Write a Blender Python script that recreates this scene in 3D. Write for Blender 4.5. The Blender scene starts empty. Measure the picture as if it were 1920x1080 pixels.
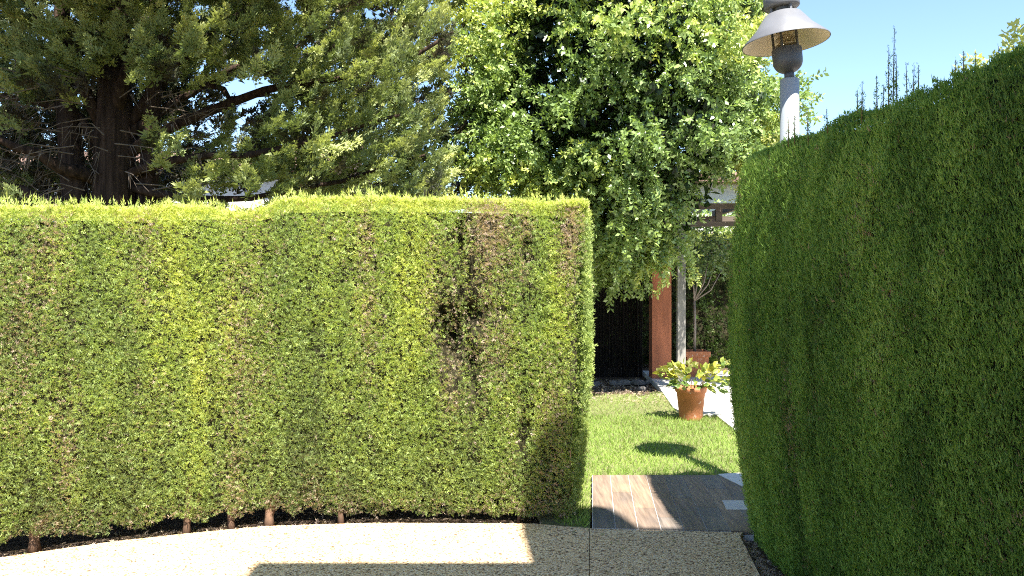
import bpy, math, random
import numpy as np
from mathutils import Vector, Matrix, Quaternion

random.seed(7)
rng = np.random.default_rng(7)
scene = bpy.context.scene
col = scene.collection

# ------------------------------------------------------------------ camera
CAM_H, F, HZ = 1.6, 1500.0, 520.0            # eye height, focal length and horizon row in 1920 px units
cam_data = bpy.data.cameras.new("camera")
cam = bpy.data.objects.new("camera", cam_data)
col.objects.link(cam)
cam.location = (0, 0, CAM_H)
cam.rotation_euler = (math.radians(90), 0, 0)
cam_data.sensor_width = 36.0
cam_data.lens = 36.0 * F / 1920.0
cam_data.shift_y = (HZ - 540.0) / 1920.0
cam_data.clip_start = 0.05
cam_data.clip_end = 2000
scene.camera = cam

# ------------------------------------------------------------------ light
SUN_AZ, SUN_EL = math.radians(17), math.radians(61)      # sun stands behind the viewer, a little to the right
world = bpy.data.worlds.new("World")
scene.world = world
world.use_nodes = True
wn = world.node_tree.nodes
sky = wn.new("ShaderNodeTexSky")
sky.sky_type = 'NISHITA'
sky.sun_disc = False
sky.sun_elevation = SUN_EL
sky.sun_rotation = math.pi - SUN_AZ
sky.altitude = 50
sky.air_density = 1.0
sky.dust_density = 0.15
sky.ozone_density = 3.2
wn["Background"].inputs["Strength"].default_value = 0.08
world.node_tree.links.new(sky.outputs[0], wn["Background"].inputs["Color"])

sun_data = bpy.data.lights.new("sun", 'SUN')
sun_data.energy = 5.0
sun_data.angle = math.radians(0.5)
sun_data.color = (1.0, 0.95, 0.86)
sun = bpy.data.objects.new("sun", sun_data)
col.objects.link(sun)
light_dir = Vector((-math.sin(SUN_AZ) * math.cos(SUN_EL), math.cos(SUN_AZ) * math.cos(SUN_EL), -math.sin(SUN_EL)))
sun.rotation_euler = light_dir.to_track_quat('-Z', 'Y').to_euler()
sun.location = (3, -6, 14)

scene.view_settings.view_transform = 'Standard'
scene.view_settings.look = 'None'
scene.view_settings.gamma = 1.0
scene.view_settings.exposure = 1.95
scene.view_settings.use_curve_mapping = False
scene.render.engine = 'CYCLES'
scene.cycles.max_bounces = 6
scene.cycles.caustics_reflective = False
scene.cycles.caustics_refractive = False
scene.cycles.sample_clamp_indirect = 3.0
scene.cycles.diffuse_bounces = 3
scene.cycles.transmission_bounces = 4
scene.cycles.use_denoising = False
scene.cycles.pixel_filter_type = 'BLACKMAN_HARRIS'
scene.cycles.filter_width = 1.05
scene.cycles.denoiser = 'OPENIMAGEDENOISE'
scene.cycles.denoising_input_passes = 'RGB_ALBEDO_NORMAL'
scene.cycles.denoising_prefilter = 'ACCURATE'


def at(px, py, d):
    """point seen at pixel (px, py) of the photograph at distance d"""
    return Vector(((px - 960) / F * d, d, CAM_H + (HZ - py) / F * d))


# ------------------------------------------------------------------ object helpers
def tag(o, label=None, cat=None, group=None, kind=None):
    if label: o["label"] = label
    if cat: o["category"] = cat
    if group: o["group"] = group
    if kind: o["kind"] = kind
    return o


def link(o, parent=None):
    col.objects.link(o)
    if parent is not None:
        o.parent = parent
        o.matrix_parent_inverse = Matrix.Translation(-Vector(parent.location))
    return o


def empty(name, loc, label, cat, group=None):
    o = bpy.data.objects.new(name, None)
    o.empty_display_size = 0.1
    col.objects.link(o)
    o.location = loc
    return tag(o, label, cat, group)


def mesh_obj(name, V, Fc, mat, parent=None, smooth=False):
    me = bpy.data.meshes.new(name)
    me.from_pydata([tuple(v) for v in V], [], [tuple(f) for f in Fc])
    me.update()
    if mat: me.materials.append(mat)
    if smooth:
        me.polygons.foreach_set("use_smooth", [True] * len(me.polygons))
    return link(bpy.data.objects.new(name, me), parent)


def array_mesh(name, V, Fc, mat, tint=None, smooth=False):
    """big mesh from numpy arrays; Fc is (m,k)"""
    V = np.ascontiguousarray(V, dtype=np.float32)
    Fc = np.ascontiguousarray(Fc, dtype=np.int32)
    m, k = Fc.shape
    me = bpy.data.meshes.new(name)
    me.vertices.add(len(V)); me.vertices.foreach_set("co", V.ravel())
    me.loops.add(m * k); me.loops.foreach_set("vertex_index", Fc.ravel())
    me.polygons.add(m)
    me.polygons.foreach_set("loop_start", np.arange(0, m * k, k, dtype=np.int32))
    try:
        me.polygons.foreach_set("loop_total", np.full(m, k, dtype=np.int32))
    except Exception:
        pass
    if tint is not None:
        a = me.attributes.new("tint", 'FLOAT', 'POINT')
        a.data.foreach_set("value", np.ascontiguousarray(tint, dtype=np.float32).ravel())
    me.materials.append(mat)
    me.update(calc_edges=True)
    if smooth:
        me.polygons.foreach_set("use_smooth", np.ones(m, dtype=bool))
    return me


class Cloud:
    """collects copies of leaf templates into one mesh"""
    def __init__(self): self.V, self.F, self.T, self.n = [], [], [], 0

    def add(self, tmpl, pos, rot, scale, tint, tipgain=0.25):
        tv, tf, tip = tmpl
        n = len(pos)
        if n == 0: return
        W = np.einsum('nij,vj->nvi', rot, tv) * np.asarray(scale).reshape(-1, 1, 1) + pos[:, None, :]
        Fx = tf[None, :, :] + (np.arange(n) * len(tv))[:, None, None] + self.n
        self.V.append(W.reshape(-1, 3)); self.F.append(Fx.reshape(-1, tf.shape[1]))
        self.T.append((np.asarray(tint)[:, None] + tipgain * tip[None, :]).ravel())
        self.n += n * len(tv)

    def build(self, name, mat, parent=None):
        me = array_mesh(name, np.concatenate(self.V), np.concatenate(self.F), mat, np.concatenate(self.T))
        return link(bpy.data.objects.new(name, me), parent)


def norm(a): return a / np.maximum(np.linalg.norm(a, axis=-1, keepdims=True), 1e-9)


def frames(d, face=None, roll=1.0):
    """rotation matrices whose local Y runs along d; local Z looks towards face (jittered)"""
    d = norm(np.asarray(d, float))
    n = len(d)
    z = rng.normal(size=(n, 3)) * roll
    if face is not None: z = z + face
    z = z - d * np.sum(z * d, axis=1, keepdims=True)
    z = norm(z)
    x = np.cross(d, z)
    return np.stack([x, d, z], axis=2)


_h = rng.random((64, 64, 64)).astype(np.float32)


def vnoise(p):
    p = np.asarray(p, float)
    i = np.floor(p).astype(int); f = p - i
    f = f * f * (3 - 2 * f)
    r = 0
    for dx in (0, 1):
        for dy in (0, 1):
            for dz in (0, 1):
                w = (f[..., 0] if dx else 1 - f[..., 0]) * (f[..., 1] if dy else 1 - f[..., 1]) * (f[..., 2] if dz else 1 - f[..., 2])
                r = r + w * _h[(i[..., 0] + dx) % 64, (i[..., 1] + dy) % 64, (i[..., 2] + dz) % 64]
    return r


def fbm(p, o=3):
    s, a, t = 0, 1, 0
    for k in range(o):
        s = s + a * vnoise(np.asarray(p) * 2 ** k + 17.3 * k); t += a; a *= 0.5
    return s / t


def tube(pts, radii, sides=8, cap=True):
    pts = [Vector(p) for p in pts]
    V, Fc = [], []
    prev = None
    for i, p in enumerate(pts):
        t = (pts[min(i + 1, len(pts) - 1)] - pts[max(i - 1, 0)]).normalized()
        a = Vector((0, 0, 1)) if abs(t.z) < 0.9 else Vector((1, 0, 0))
        if prev is not None: a = prev
        u = (a - t * a.dot(t)).normalized(); w = t.cross(u)
        prev = u
        for k in range(sides):
            q = 2 * math.pi * k / sides
            V.append(p + (u * math.cos(q) + w * math.sin(q)) * radii[i])
    for i in range(len(pts) - 1):
        for k in range(sides):
            a, b = i * sides + k, i * sides + (k + 1) % sides
            Fc.append((a, b, b + sides, a + sides))
    if cap:
        Fc.append(tuple(range(sides))[::-1])
        Fc.append(tuple(range((len(pts) - 1) * sides, len(pts) * sides)))
    return V, Fc


def join(*parts):
    V, Fc = [], []
    for v, f in parts:
        o = len(V)
        V += list(v); Fc += [tuple(i + o for i in q) for q in f]
    return V, Fc


def box(x0, x1, y0, y1, z0, z1):
    V = [(x, y, z) for z in (z0, z1) for y in (y0, y1) for x in (x0, x1)]
    return V, [(0, 2, 3, 1), (4, 5, 7, 6), (0, 1, 5, 4), (2, 6, 7, 3), (0, 4, 6, 2), (1, 3, 7, 5)]


def prism(poly, z0, z1):
    """poly counter-clockwise"""
    n = len(poly)
    V = [(p[0], p[1], z0) for p in poly] + [(p[0], p[1], z1) for p in poly]
    return V, [tuple(range(n))[::-1], tuple(range(n, 2 * n))] + [(i, (i + 1) % n, n + (i + 1) % n, n + i) for i in range(n)]


def lathe(prof, sides=32, c=(0, 0), cap0=True, cap1=True):
    V, Fc = [], []
    for r, z in prof:
        for k in range(sides):
            q = 2 * math.pi * k / sides
            V.append((c[0] + r * math.cos(q), c[1] + r * math.sin(q), z))
    for i in range(len(prof) - 1):
        for k in range(sides):
            a, b = i * sides + k, i * sides + (k + 1) % sides
            Fc.append((a, b, b + sides, a + sides))
    if cap0: Fc.append(tuple(range(sides))[::-1])
    if cap1: Fc.append(tuple(range((len(prof) - 1) * sides, len(prof) * sides)))
    return V, Fc


def clip(poly, a, b, c):
    """keep a*x+b*y<=c"""
    out = []
    for i in range(len(poly)):
        p, q = poly[i], poly[(i + 1) % len(poly)]
        dp, dq = a * p[0] + b * p[1] - c, a * q[0] + b * q[1] - c
        if dp <= 0: out.append(p)
        if dp * dq < 0:
            t = dp / (dp - dq)
            out.append((p[0] + t * (q[0] - p[0]), p[1] + t * (q[1] - p[1])))
    return out


# ------------------------------------------------------------------ materials
def new_mat(name):
    m = bpy.data.materials.new(name); m.use_nodes = True
    nt = m.node_tree
    return m, nt, nt.nodes["Principled BSDF"]


def ramp(nt, stops, interp='LINEAR'):
    r = nt.nodes.new("ShaderNodeValToRGB")
    r.color_ramp.interpolation = interp
    e = r.color_ramp.elements
    while len(e) > 1: e.remove(e[-1])
    e[0].position = stops[0][0]; e[0].color = (*stops[0][1], 1)
    for p, c in stops[1:]:
        k = e.new(p); k.color = (*c, 1)
    return r


def coords(nt, scale=(1, 1, 1), kind="Object"):
    tc = nt.nodes.new("ShaderNodeTexCoord")
    mp = nt.nodes.new("ShaderNodeMapping")
    mp.inputs["Scale"].default_value = scale
    nt.links.new(tc.outputs[kind], mp.inputs["Vector"])
    return mp.outputs[0]


def noise(nt, vec, scale, detail=4, rough=0.55):
    n = nt.nodes.new("ShaderNodeTexNoise")
    n.inputs["Scale"].default_value = scale
    n.inputs["Detail"].default_value = detail
    n.inputs["Roughness"].default_value = rough
    nt.links.new(vec, n.inputs["Vector"])
    return n


def mixc(nt, fac, a, b, mode='MIX'):
    m = nt.nodes.new("ShaderNodeMix"); m.data_type = 'RGBA'; m.blend_type = mode
    for s, v in (("Factor", fac), ("A", a), ("B", b)):
        i = [q for q in m.inputs if q.name == s and (s == "Factor" and q.type == 'VALUE' or s != "Factor" and q.type == 'RGBA')][0]
        if isinstance(v, (int, float)): i.default_value = v
        elif isinstance(v, tuple): i.default_value = (*v, 1)
        else: nt.links.new(v, i)
    return [q for q in m.outputs if q.type == 'RGBA'][0]


def bump(nt, b, height, strength=0.4, dist=0.01):
    n = nt.nodes.new("ShaderNodeBump")
    n.inputs["Strength"].default_value = strength
    n.inputs["Distance"].default_value = dist
    nt.links.new(height, n.inputs["Height"])
    nt.links.new(n.outputs[0], b.inputs["Normal"])


def simple(name, c, rough=0.7, var=0.25, scale=6, metal=0.0, bstr=0.2, bscale=40, stretch=(1, 1, 1), spec=0.5):
    m, nt, b = new_mat(name)
    v = coords(nt, stretch)
    n = noise(nt, v, scale, 6)
    lo = tuple(x * (1 - var) for x in c); hi = tuple(min(1, x * (1 + var)) for x in c)
    r = ramp(nt, [(0.3, lo), (0.7, hi)])
    nt.links.new(n.outputs[0], r.inputs[0])
    nt.links.new(r.outputs[0], b.inputs["Base Color"])
    b.inputs["Roughness"].default_value = rough
    b.inputs["Metallic"].default_value = metal
    b.inputs["Specular IOR Level"].default_value = spec
    n2 = noise(nt, v, bscale, 3)
    bump(nt, b, n2.outputs[0], bstr, 0.006)
    return m


def leaf_mat(name, stops, trans=0.3, rough=0.55, spec=0.25, boost=1.5):
    m, nt, b = new_mat(name)
    a = nt.nodes.new("ShaderNodeAttribute"); a.attribute_name = "tint"
    r = ramp(nt, stops)
    nt.links.new(a.outputs["Fac"], r.inputs[0])
    nt.links.new(r.outputs[0], b.inputs["Base Color"])
    b.inputs["Roughness"].default_value = rough
    b.inputs["Specular IOR Level"].default_value = spec
    t = nt.nodes.new("ShaderNodeBsdfTranslucent")
    c2 = mixc(nt, 1.0, r.outputs[0], (boost, boost * 1.05, boost * 0.55), 'MULTIPLY')
    nt.links.new(c2, t.inputs["Color"])
    mx = nt.nodes.new("ShaderNodeMixShader"); mx.inputs[0].default_value = trans
    nt.links.new(b.outputs[0], mx.inputs[1]); nt.links.new(t.outputs[0], mx.inputs[2])
    nt.links.new(mx.outputs[0], nt.nodes["Material Output"].inputs["Surface"])
    return m


DEAD, TWIG = (0.23, 0.165, 0.11), (0.17, 0.125, 0.085)
M = {}
M["hedge"] = leaf_mat("hedge_foliage", [(0.0, (0.48, 0.375, 0.30)), (0.14, (0.38, 0.31, 0.21)), (0.22, (0.155, 0.195, 0.085)), (0.45, (0.26, 0.335, 0.125)),
                                        (0.7, (0.37, 0.455, 0.145)), (1.0, (0.55, 0.58, 0.16))], 0.33)
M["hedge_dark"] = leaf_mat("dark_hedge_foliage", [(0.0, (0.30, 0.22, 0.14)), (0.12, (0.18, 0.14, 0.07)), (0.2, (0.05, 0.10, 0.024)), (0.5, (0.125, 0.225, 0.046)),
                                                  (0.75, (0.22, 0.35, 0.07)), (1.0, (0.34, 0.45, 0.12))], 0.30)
M["far_hedge"] = leaf_mat("background_hedge_foliage", [(0.0, (0.015, 0.025, 0.008)), (0.5, (0.05, 0.085, 0.02)), (1.0, (0.36, 0.40, 0.08))], 0.25)  # dark greens stand for shade, the yellow end for the sunlit top
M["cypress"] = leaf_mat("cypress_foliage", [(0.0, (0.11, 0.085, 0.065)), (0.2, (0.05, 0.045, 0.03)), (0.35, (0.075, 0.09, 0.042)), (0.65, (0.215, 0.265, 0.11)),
                                            (1.0, (0.50, 0.52, 0.20))], 0.2)
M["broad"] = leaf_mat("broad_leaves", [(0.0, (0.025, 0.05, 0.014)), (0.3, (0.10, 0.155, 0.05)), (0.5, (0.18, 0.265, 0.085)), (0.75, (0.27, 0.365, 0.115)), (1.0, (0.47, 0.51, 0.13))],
                      0.25, rough=0.36, spec=0.6)
M["gold"] = leaf_mat("pale_leaves", [(0.0, (0.20, 0.24, 0.06)), (1.0, (0.55, 0.55, 0.20))], 0.35)
M["grass"] = leaf_mat("grass_blades", [(0.0, (0.33, 0.26, 0.13)), (0.2, (0.17, 0.24, 0.055)), (0.6, (0.235, 0.345, 0.07)), (1.0, (0.38, 0.45, 0.12))], 0.34)
M["core"] = simple("hedge_shade_core", (0.035, 0.032, 0.018), 0.95, 0.5, 30, bstr=0.6, bscale=60, spec=0.05)  # closed dark shell standing in for the shade between sprays
M["bark"] = simple("red_brown_bark", (0.13, 0.078, 0.05), 0.9, 0.45, 14, bstr=0.8, bscale=30, stretch=(1, 1, 0.2), spec=0.2)
M["dark_bark"] = simple("dark_bark", (0.04, 0.026, 0.019), 0.95, 0.75, 22, bstr=1.0, bscale=30, stretch=(1, 1, 0.08), spec=0.15)
M["grey_bark"] = simple("grey_bark", (0.20, 0.17, 0.14), 0.9, 0.35, 14, bstr=0.5, bscale=40, stretch=(1, 1, 0.3), spec=0.2)
M["twig"] = simple("dry_twigs", (0.14, 0.11, 0.085), 0.9, 0.4, 12, bstr=0.2, spec=0.2)
M["soil"] = simple("soil", (0.085, 0.06, 0.042), 0.98, 0.5, 18, bstr=0.9, bscale=70, spec=0.1)
M["patio"] = simple("pale_patio_concrete", (0.56, 0.53, 0.48), 0.85, 0.12, 5, bstr=0.2, bscale=120)
M["pillar"] = simple("terracotta_render", (0.36, 0.125, 0.06), 0.85, 0.32, 7, bstr=0.4, bscale=60, stretch=(1, 1, 0.22))
M["plaster"] = simple("white_plaster", (0.78, 0.76, 0.72), 0.9, 0.06, 2, bstr=0.25, bscale=60)
M["timber"] = simple("weathered_timber", (0.20, 0.19, 0.17), 0.85, 0.35, 12, bstr=0.6, bscale=60, stretch=(1, 1, 0.08))
M["dark_timber"] = simple("dark_timber", (0.11, 0.085, 0.065), 0.85, 0.35, 12, bstr=0.5, bscale=50, stretch=(0.1, 1, 1))
M["pot"] = simple("terracotta_pot", (0.37, 0.135, 0.055), 0.8, 0.2, 10, bstr=0.25, bscale=50)
_m = M["pot"]; _nt = _m.node_tree; _b = _nt.nodes["Principled BSDF"]
_src = _b.inputs["Base Color"].links[0].from_socket
_n = noise(_nt, coords(_nt, (1, 1, .6)), 28, 5, .7); _r = ramp(_nt, [(.60, (0, 0, 0)), (.70, (1, 1, 1))]); _nt.links.new(_n.outputs[0], _r.inputs[0])
_nt.links.new(mixc(_nt, _r.outputs[0], _src, (0.62, 0.48, 0.38)), _b.inputs["Base Color"])
M["lamp_grey"] = simple("lamp_grey_paint", (0.135, 0.138, 0.15), 0.45, 0.1, 8, bstr=0.05)
M["lamp_dark"] = simple("lamp_dark_metal", (0.07, 0.073, 0.08), 0.5, 0.15, 8, bstr=0.05)
M["lamp_pole"] = simple("lamp_pole_paint", (0.27, 0.30, 0.33), 0.42, 0.06, 3, bstr=0.05, stretch=(1, 1, 0.2))
M["lamp_cream"] = simple("lamp_inner_cream", (0.66, 0.57, 0.40), 0.6, 0.06, 6, bstr=0.05)
M["reed"] = simple("reed_screen", (0.013, 0.010, 0.008), 0.9, 0.5, 20, bstr=0.3, stretch=(1, 1, 0.1), spec=0.2)
M["stone"] = simple("border_stone", (0.11, 0.10, 0.09), 0.9, 0.3, 8, bstr=0.6, bscale=30)
M["roof"] = simple("clay_roof_tiles", (0.17, 0.105, 0.078), 0.85, 0.35, 10, bstr=0.4)
M["glass"] = simple("dark_window_glass", (0.03, 0.035, 0.04), 0.08, 0.1, 2, bstr=0.0)
M["grout"] = simple("pale_grout", (0.55, 0.53, 0.49), 0.9, 0.12, 20, bstr=0.2)
M["cover"] = simple("pale_cover_slab", (0.55, 0.51, 0.45), 0.85, 0.12, 20, bstr=0.2)


def aggregate():
    m, nt, b = new_mat("exposed_aggregate")
    v = coords(nt)
    vo = nt.nodes.new("ShaderNodeTexVoronoi"); vo.inputs["Scale"].default_value = 98
    vo.inputs["Randomness"].default_value = 1.0
    nt.links.new(v, vo.inputs["Vector"])
    sep = nt.nodes.new("ShaderNodeSeparateColor"); nt.links.new(vo.outputs["Color"], sep.inputs[0])
    r = ramp(nt, [(0.0, (0.09, 0.065, 0.05)), (0.11, (0.26, 0.185, 0.13)), (0.22, (0.62, 0.48, 0.33)), (0.55, (0.74, 0.60, 0.43)), (0.8, (0.82, 0.71, 0.54)), (1.0, (0.88, 0.81, 0.66))])
    nt.links.new(sep.outputs[0], r.inputs[0])
    vd = ramp(nt, [(0.0, (1, 1, 1)), (0.5, (0.98, 0.96, 0.94)), (0.75, (0.60, 0.54, 0.48))])
    nt.links.new(vo.outputs["Distance"], vd.inputs[0])
    c = mixc(nt, 1.0, r.outputs[0], vd.outputs[0], 'MULTIPLY')
    big = noise(nt, v, 1.6, 4)
    rb = ramp(nt, [(0.3, (0.97, 0.86, 0.71)), (0.7, (1.07, 0.97, 0.81))])
    nt.links.new(big.outputs[0], rb.inputs[0])
    c = mixc(nt, 1.0, c, rb.outputs[0], 'MULTIPLY')
    nt.links.new(c, b.inputs["Base Color"])
    b.inputs["Roughness"].default_value = 0.8
    inv = nt.nodes.new("ShaderNodeMath"); inv.operation = 'SUBTRACT'; inv.inputs[0].default_value = 1.0
    nt.links.new(vo.outputs["Distance"], inv.inputs[1])
    bump(nt, b, inv.outputs[0], 0.8, 0.006)
    return m


def plank_mat(name, c):
    m, nt, b = new_mat(name)
    v = coords(nt, (22, 1.6, 22))
    n = noise(nt, v, 2.2, 6, 0.6)
    v2 = coords(nt, (3, 0.8, 3))
    n2 = noise(nt, v2, 2.0, 3)
    r = ramp(nt, [(0.25, tuple(x * 0.55 for x in c)), (0.5, c), (0.75, tuple(x * 1.45 for x in c))])
    nt.links.new(n.outputs[0], r.inputs[0])
    r2 = ramp(nt, [(0.35, (0.75, 0.78, 0.82)), (0.65, (1.15, 1.05, 0.95))])
    nt.links.new(n2.outputs[0], r2.inputs[0])
    nt.links.new(mixc(nt, 1.0, r.outputs[0], r2.outputs[0], 'MULTIPLY'), b.inputs["Base Color"])
    b.inputs["Roughness"].default_value = 0.55
    bump(nt, b, n.outputs[0], 0.25, 0.003)
    return m


M["aggregate"] = aggregate()
PLANKS = [plank_mat("wood_look_tile_%s" % n, c) for n, c in (("brown", (0.205, 0.155, 0.12)), ("grey", (0.165, 0.145, 0.13)), ("tan", (0.24, 0.178, 0.13)), ("umber", (0.18, 0.138, 0.11)))]

# ------------------------------------------------------------------ ground and paving
g = mesh_obj("ground", [(-400, -400, -0.06), (400, -400, -0.06), (400, 400, -0.06), (-400, 400, -0.06)], [(0, 1, 2, 3)], M["soil"])
tag(g, kind="structure")

path = bpy.data.objects.new("concrete_path", None); col.objects.link(path); tag(path, kind="structure")
EDGE = [(-5.6, 2.2), (-4.9, 3.0), (-4.2, 3.66), (-3.6, 4.14), (-2.92, 4.57), (-2.45, 4.83), (-2.03, 5.0), (-1.58, 5.15), (-0.9, 5.215), (0.14, 5.2), (0.51, 5.095), (1.45, 5.02)]
path_poly = [(-5.6, -1.1), (2.2, -1.1), (2.0, 1.0), (1.62, 2.0), (1.38, 2.8), (1.31, 3.6), (1.33, 4.29), (1.41, 4.95)] + EDGE[::-1]
SL = 0.0967
for k in range(-4, 2):
    x_lo, x_hi = 1.866 * k, 1.866 * (k + 1)
    for (ya, yb) in ((-3, 2.15), (2.15, 9)):
        p = clip(path_poly, -1, SL, -(x_lo + 0.0018))
        if len(p) > 2: p = clip(p, 1, -SL, x_hi - 0.0018)
        if len(p) > 2: p = clip(p, 0, -1, -(ya + 0.0018))
        if len(p) > 2: p = clip(p, 0, 1, yb - 0.0018)
        if len(p) > 2:
            mesh_obj("paving_slab", *prism(p, -0.07, 0.0), M["aggregate"], path)

# wood-look tiles set in grout between the path and the lawn
tp = bpy.data.objects.new("tiled_path", None); col.objects.link(tp); tag(tp, kind="structure")
FR = lambda i: np.array((0.515 + 0.1435 * i, 5.105 - 0.0115 * i))
BK = lambda i: np.array((0.648 + 0.1445 * i, 6.45))
bed = [tuple(FR(-0.02)), tuple(FR(7.0)), (1.80, 5.75), (1.66, 6.455), tuple(BK(-0.02) + np.array((0, 0.005)))]
mesh_obj("grout_bed", *prism(bed, -0.055, 0.002), M["grout"], tp)
JOINTS = [[0.30], [0.62], [0.33, 0.985], [0.18, 0.80], [0.52], [0.36], [0.70], [0.45]]
pm = [[1, 0], [0, 2], [3, 2, 0], [1, 3, 0], [3, 1], [1, 0], [2, 1], [1, 3]]
for i in range(8):
    cuts = [0.0] + [j for j in JOINTS[i] if j < 0.95] + [1.0]
    gap = 0.018
    for j in range(len(cuts) - 1):
        t0, t1 = cuts[j] + (0.0025 if j else 0), cuts[j + 1] - (0.0025 if j < len(cuts) - 2 else 0)
        f0, f1, b0, b1 = FR(i + gap), FR(i + 1 - gap), BK(i + gap), BK(i + 1 - gap)
        q = [f0 + (b0 - f0) * t0, f1 + (b1 - f1) * t0, f1 + (b1 - f1) * t1, f0 + (b0 - f0) * t1]
        q = clip([tuple(x) for x in q], 1, 0.42, 1.655 + 0.42 * 6.45)       # the patio edge cuts the far corner
        if len(q) > 2:
            mesh_obj("plank_tile", *prism(q, -0.02, 0.006 + 0.0008 * ((i * 3 + j) % 3)), PLANKS[pm[i][j % len(pm[i])]], tp)
cp = [at(1354, 941, 5.70), at(1412, 941, 5.70), at(1420, 958, 5.48), at(1362, 958, 5.48)]
mesh_obj("cover_slab", *prism([(p.x, p.y) for p in cp[::-1]][::1], -0.01, 0.0115), M["cover"], tp)

# pale patio behind the lawn
patio = bpy.data.objects.new("patio", None); col.objects.link(patio); tag(patio, kind="structure")
PAT = [(1.66, 6.46), (1.82, 5.80), (4.2, 5.7), (6.5, 8), (6.5, 13.6), (2.22, 13.6), (2.14, 11.7), (1.97, 9.75), (2.02, 9.35), (2.36, 9.25), (2.33, 8.4), (2.22, 7.2), (1.95, 6.53)]
for ya, yb in ((0, 7.6), (7.6, 9.3), (9.3, 11.5), (11.5, 20)):
    p = clip(PAT, 0, -1, -(ya + 0.004)); p = clip(p, 0, 1, yb - 0.004)
    if len(p) > 2: mesh_obj("paving_slab", *prism(p, -0.06, 0.012), M["patio"], patio)

LAWN = [(0.42, 5.14), (0.50, 5.12), (0.635, 6.46), (1.655, 6.465), (1.94, 6.535), (2.215, 7.2), (2.325, 8.4), (2.355, 9.24), (2.01, 9.345), (1.965, 9.75), (2.09, 11.2), (1.75, 10.85), (1.4, 11.05), (1.05, 10.8), (.5, 11.1), (-6.5, 11.0), (-6.5, 6.2), (0.1, 6.0), (0.2, 5.3)]  # far edge pulled in so dark bare soil stands in for shade
lw = mesh_obj("lawn", *prism(LAWN, -0.055, -0.012), simple("lawn_soil", (0.13, 0.13, 0.05), 0.95, 0.4, 25, bstr=0.8, bscale=80))
tag(lw, kind="structure")


def inside(poly, P):
    x, y = P[:, 0], P[:, 1]
    c = np.zeros(len(P), bool)
    n = len(poly)
    for i in range(n):
        x1, y1 = poly[i]; x2, y2 = poly[(i + 1) % n]
        if y1 == y2: continue
        cond = ((y1 > y) != (y2 > y)) & (x < (x2 - x1) * (y - y1) / (y2 - y1) + x1)
        c ^= cond
    return c


blade = (np.array([(-.5, 0, 0), (.5, 0, 0), (-.36, .5, .06), (.36, .5, .06), (0, 1, .3)], float) * np.array((0.10, 1, 1)),
         np.array([(0, 1, 3), (0, 3, 2), (2, 3, 4)]), np.array([0, 0, .5, .5, 1.0]))
gc = Cloud()
for n, (xa, xb, ya, yb), sc in ((34000, (0.3, 2.5, 5.1, 9.3), 0.046), (12000, (0.3, 2.3, 9.3, 12.8), 0.042), (4500, (-4, 0.6, 6.2, 13), 0.05)):
    P = np.column_stack([rng.uniform(xa, xb, n), rng.uniform(ya, yb, n), np.full(n, -0.013)])
    bare = fbm(P * 0.9, 3)
    far = np.clip((P[:, 1] - 9.6) / 2.5, 0, 1)  # far grass thinned so brown ground stands in for shade there
    P = P[(inside(LAWN, P) | inside(LAWN, P + np.array((0, .02, 0))) & (P[:, 1] > 6.4)) & (bare > 0.27 + 0.3 * far * rng.random(n))]
    k = len(P)
    d = np.column_stack([rng.normal(0, .5, k), rng.normal(0, .5, k), np.full(k, 0.8)])
    dry = np.clip((fbm(P * 1.3 + 5, 3) - 0.56) * 3, 0, 0.5) + 0.35 * np.clip((P[:, 1] - 8.6) / 3, 0, 1) + 0.4 * np.clip((P[:, 0] - 1.5) / .8, 0, 1) * np.clip((P[:, 1] - 7.4) / 1.2, 0, 1)
    gc.add(blade, P, frames(d), rng.uniform(00.5, 1.5, k) * sc, np.where(rng.random(k) < dry, 0.05, 0.45 + 0.5 * (fbm(P * 2, 2) - 0.5) + rng.normal(0, .1, k)), 0.3)
gr = gc.build("grass", M["grass"])
tag(gr, "short sunlit green lawn grass between the hedge gap and patio", "grass", kind="stuff")

# ------------------------------------------------------------------ foliage templates
def tri_leaf(base, d, L, w, nrm):
    d = np.array(d, float); d /= np.linalg.norm(d)
    s = np.cross(d, nrm); s /= np.linalg.norm(s)
    b = np.array(base, float)
    return [b - s * w * .35, b + s * w * .35, b + d * L * .55 + s * w * .5, b + d * L, b + d * L * .55 - s * w * .5]


def make_spray(seed, pairs=3, w=0.17, flat=0.25):
    """scale-leaf spray of unit length along +Y: a stalk and side fingers"""
    r = np.random.default_rng(seed)
    V, Fc, T = [], [], []
    def finger(b, d, L, ww, t0, t1):
        n = np.array((0, 0, 1.0)) + r.normal(0, flat, 3)
        o = len(V)
        q = tri_leaf(b, d, L, ww, n)
        V.extend([q[4] * .75 + q[0] * .25, q[2] * .75 + q[1] * .25, q[3]])
        T.extend([t0 * .5 + t1 * .5, t0 * .5 + t1 * .5, t1])
        Fc.append((o, o + 1, o + 2))
    finger((0, 0, 0), (r.normal(0, .08), 1, r.normal(0, .1)), 1.0, w, 0, 1)
    for k in range(pairs):
        y = 0.15 + 0.6 * k / pairs
        for s in (-1, 1):
            a = math.radians(r.uniform(28, 52))
            L = (0.62 - 0.45 * k / pairs) * r.uniform(.8, 1.2)
            finger((0, y + r.uniform(-.05, .05), 0), (s * math.sin(a), math.cos(a), r.normal(0, flat)), L, w * 1.05, .15 + .5 * y, .55 + .45 * y)
    return np.array(V), np.array(Fc), np.array(T)


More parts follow.
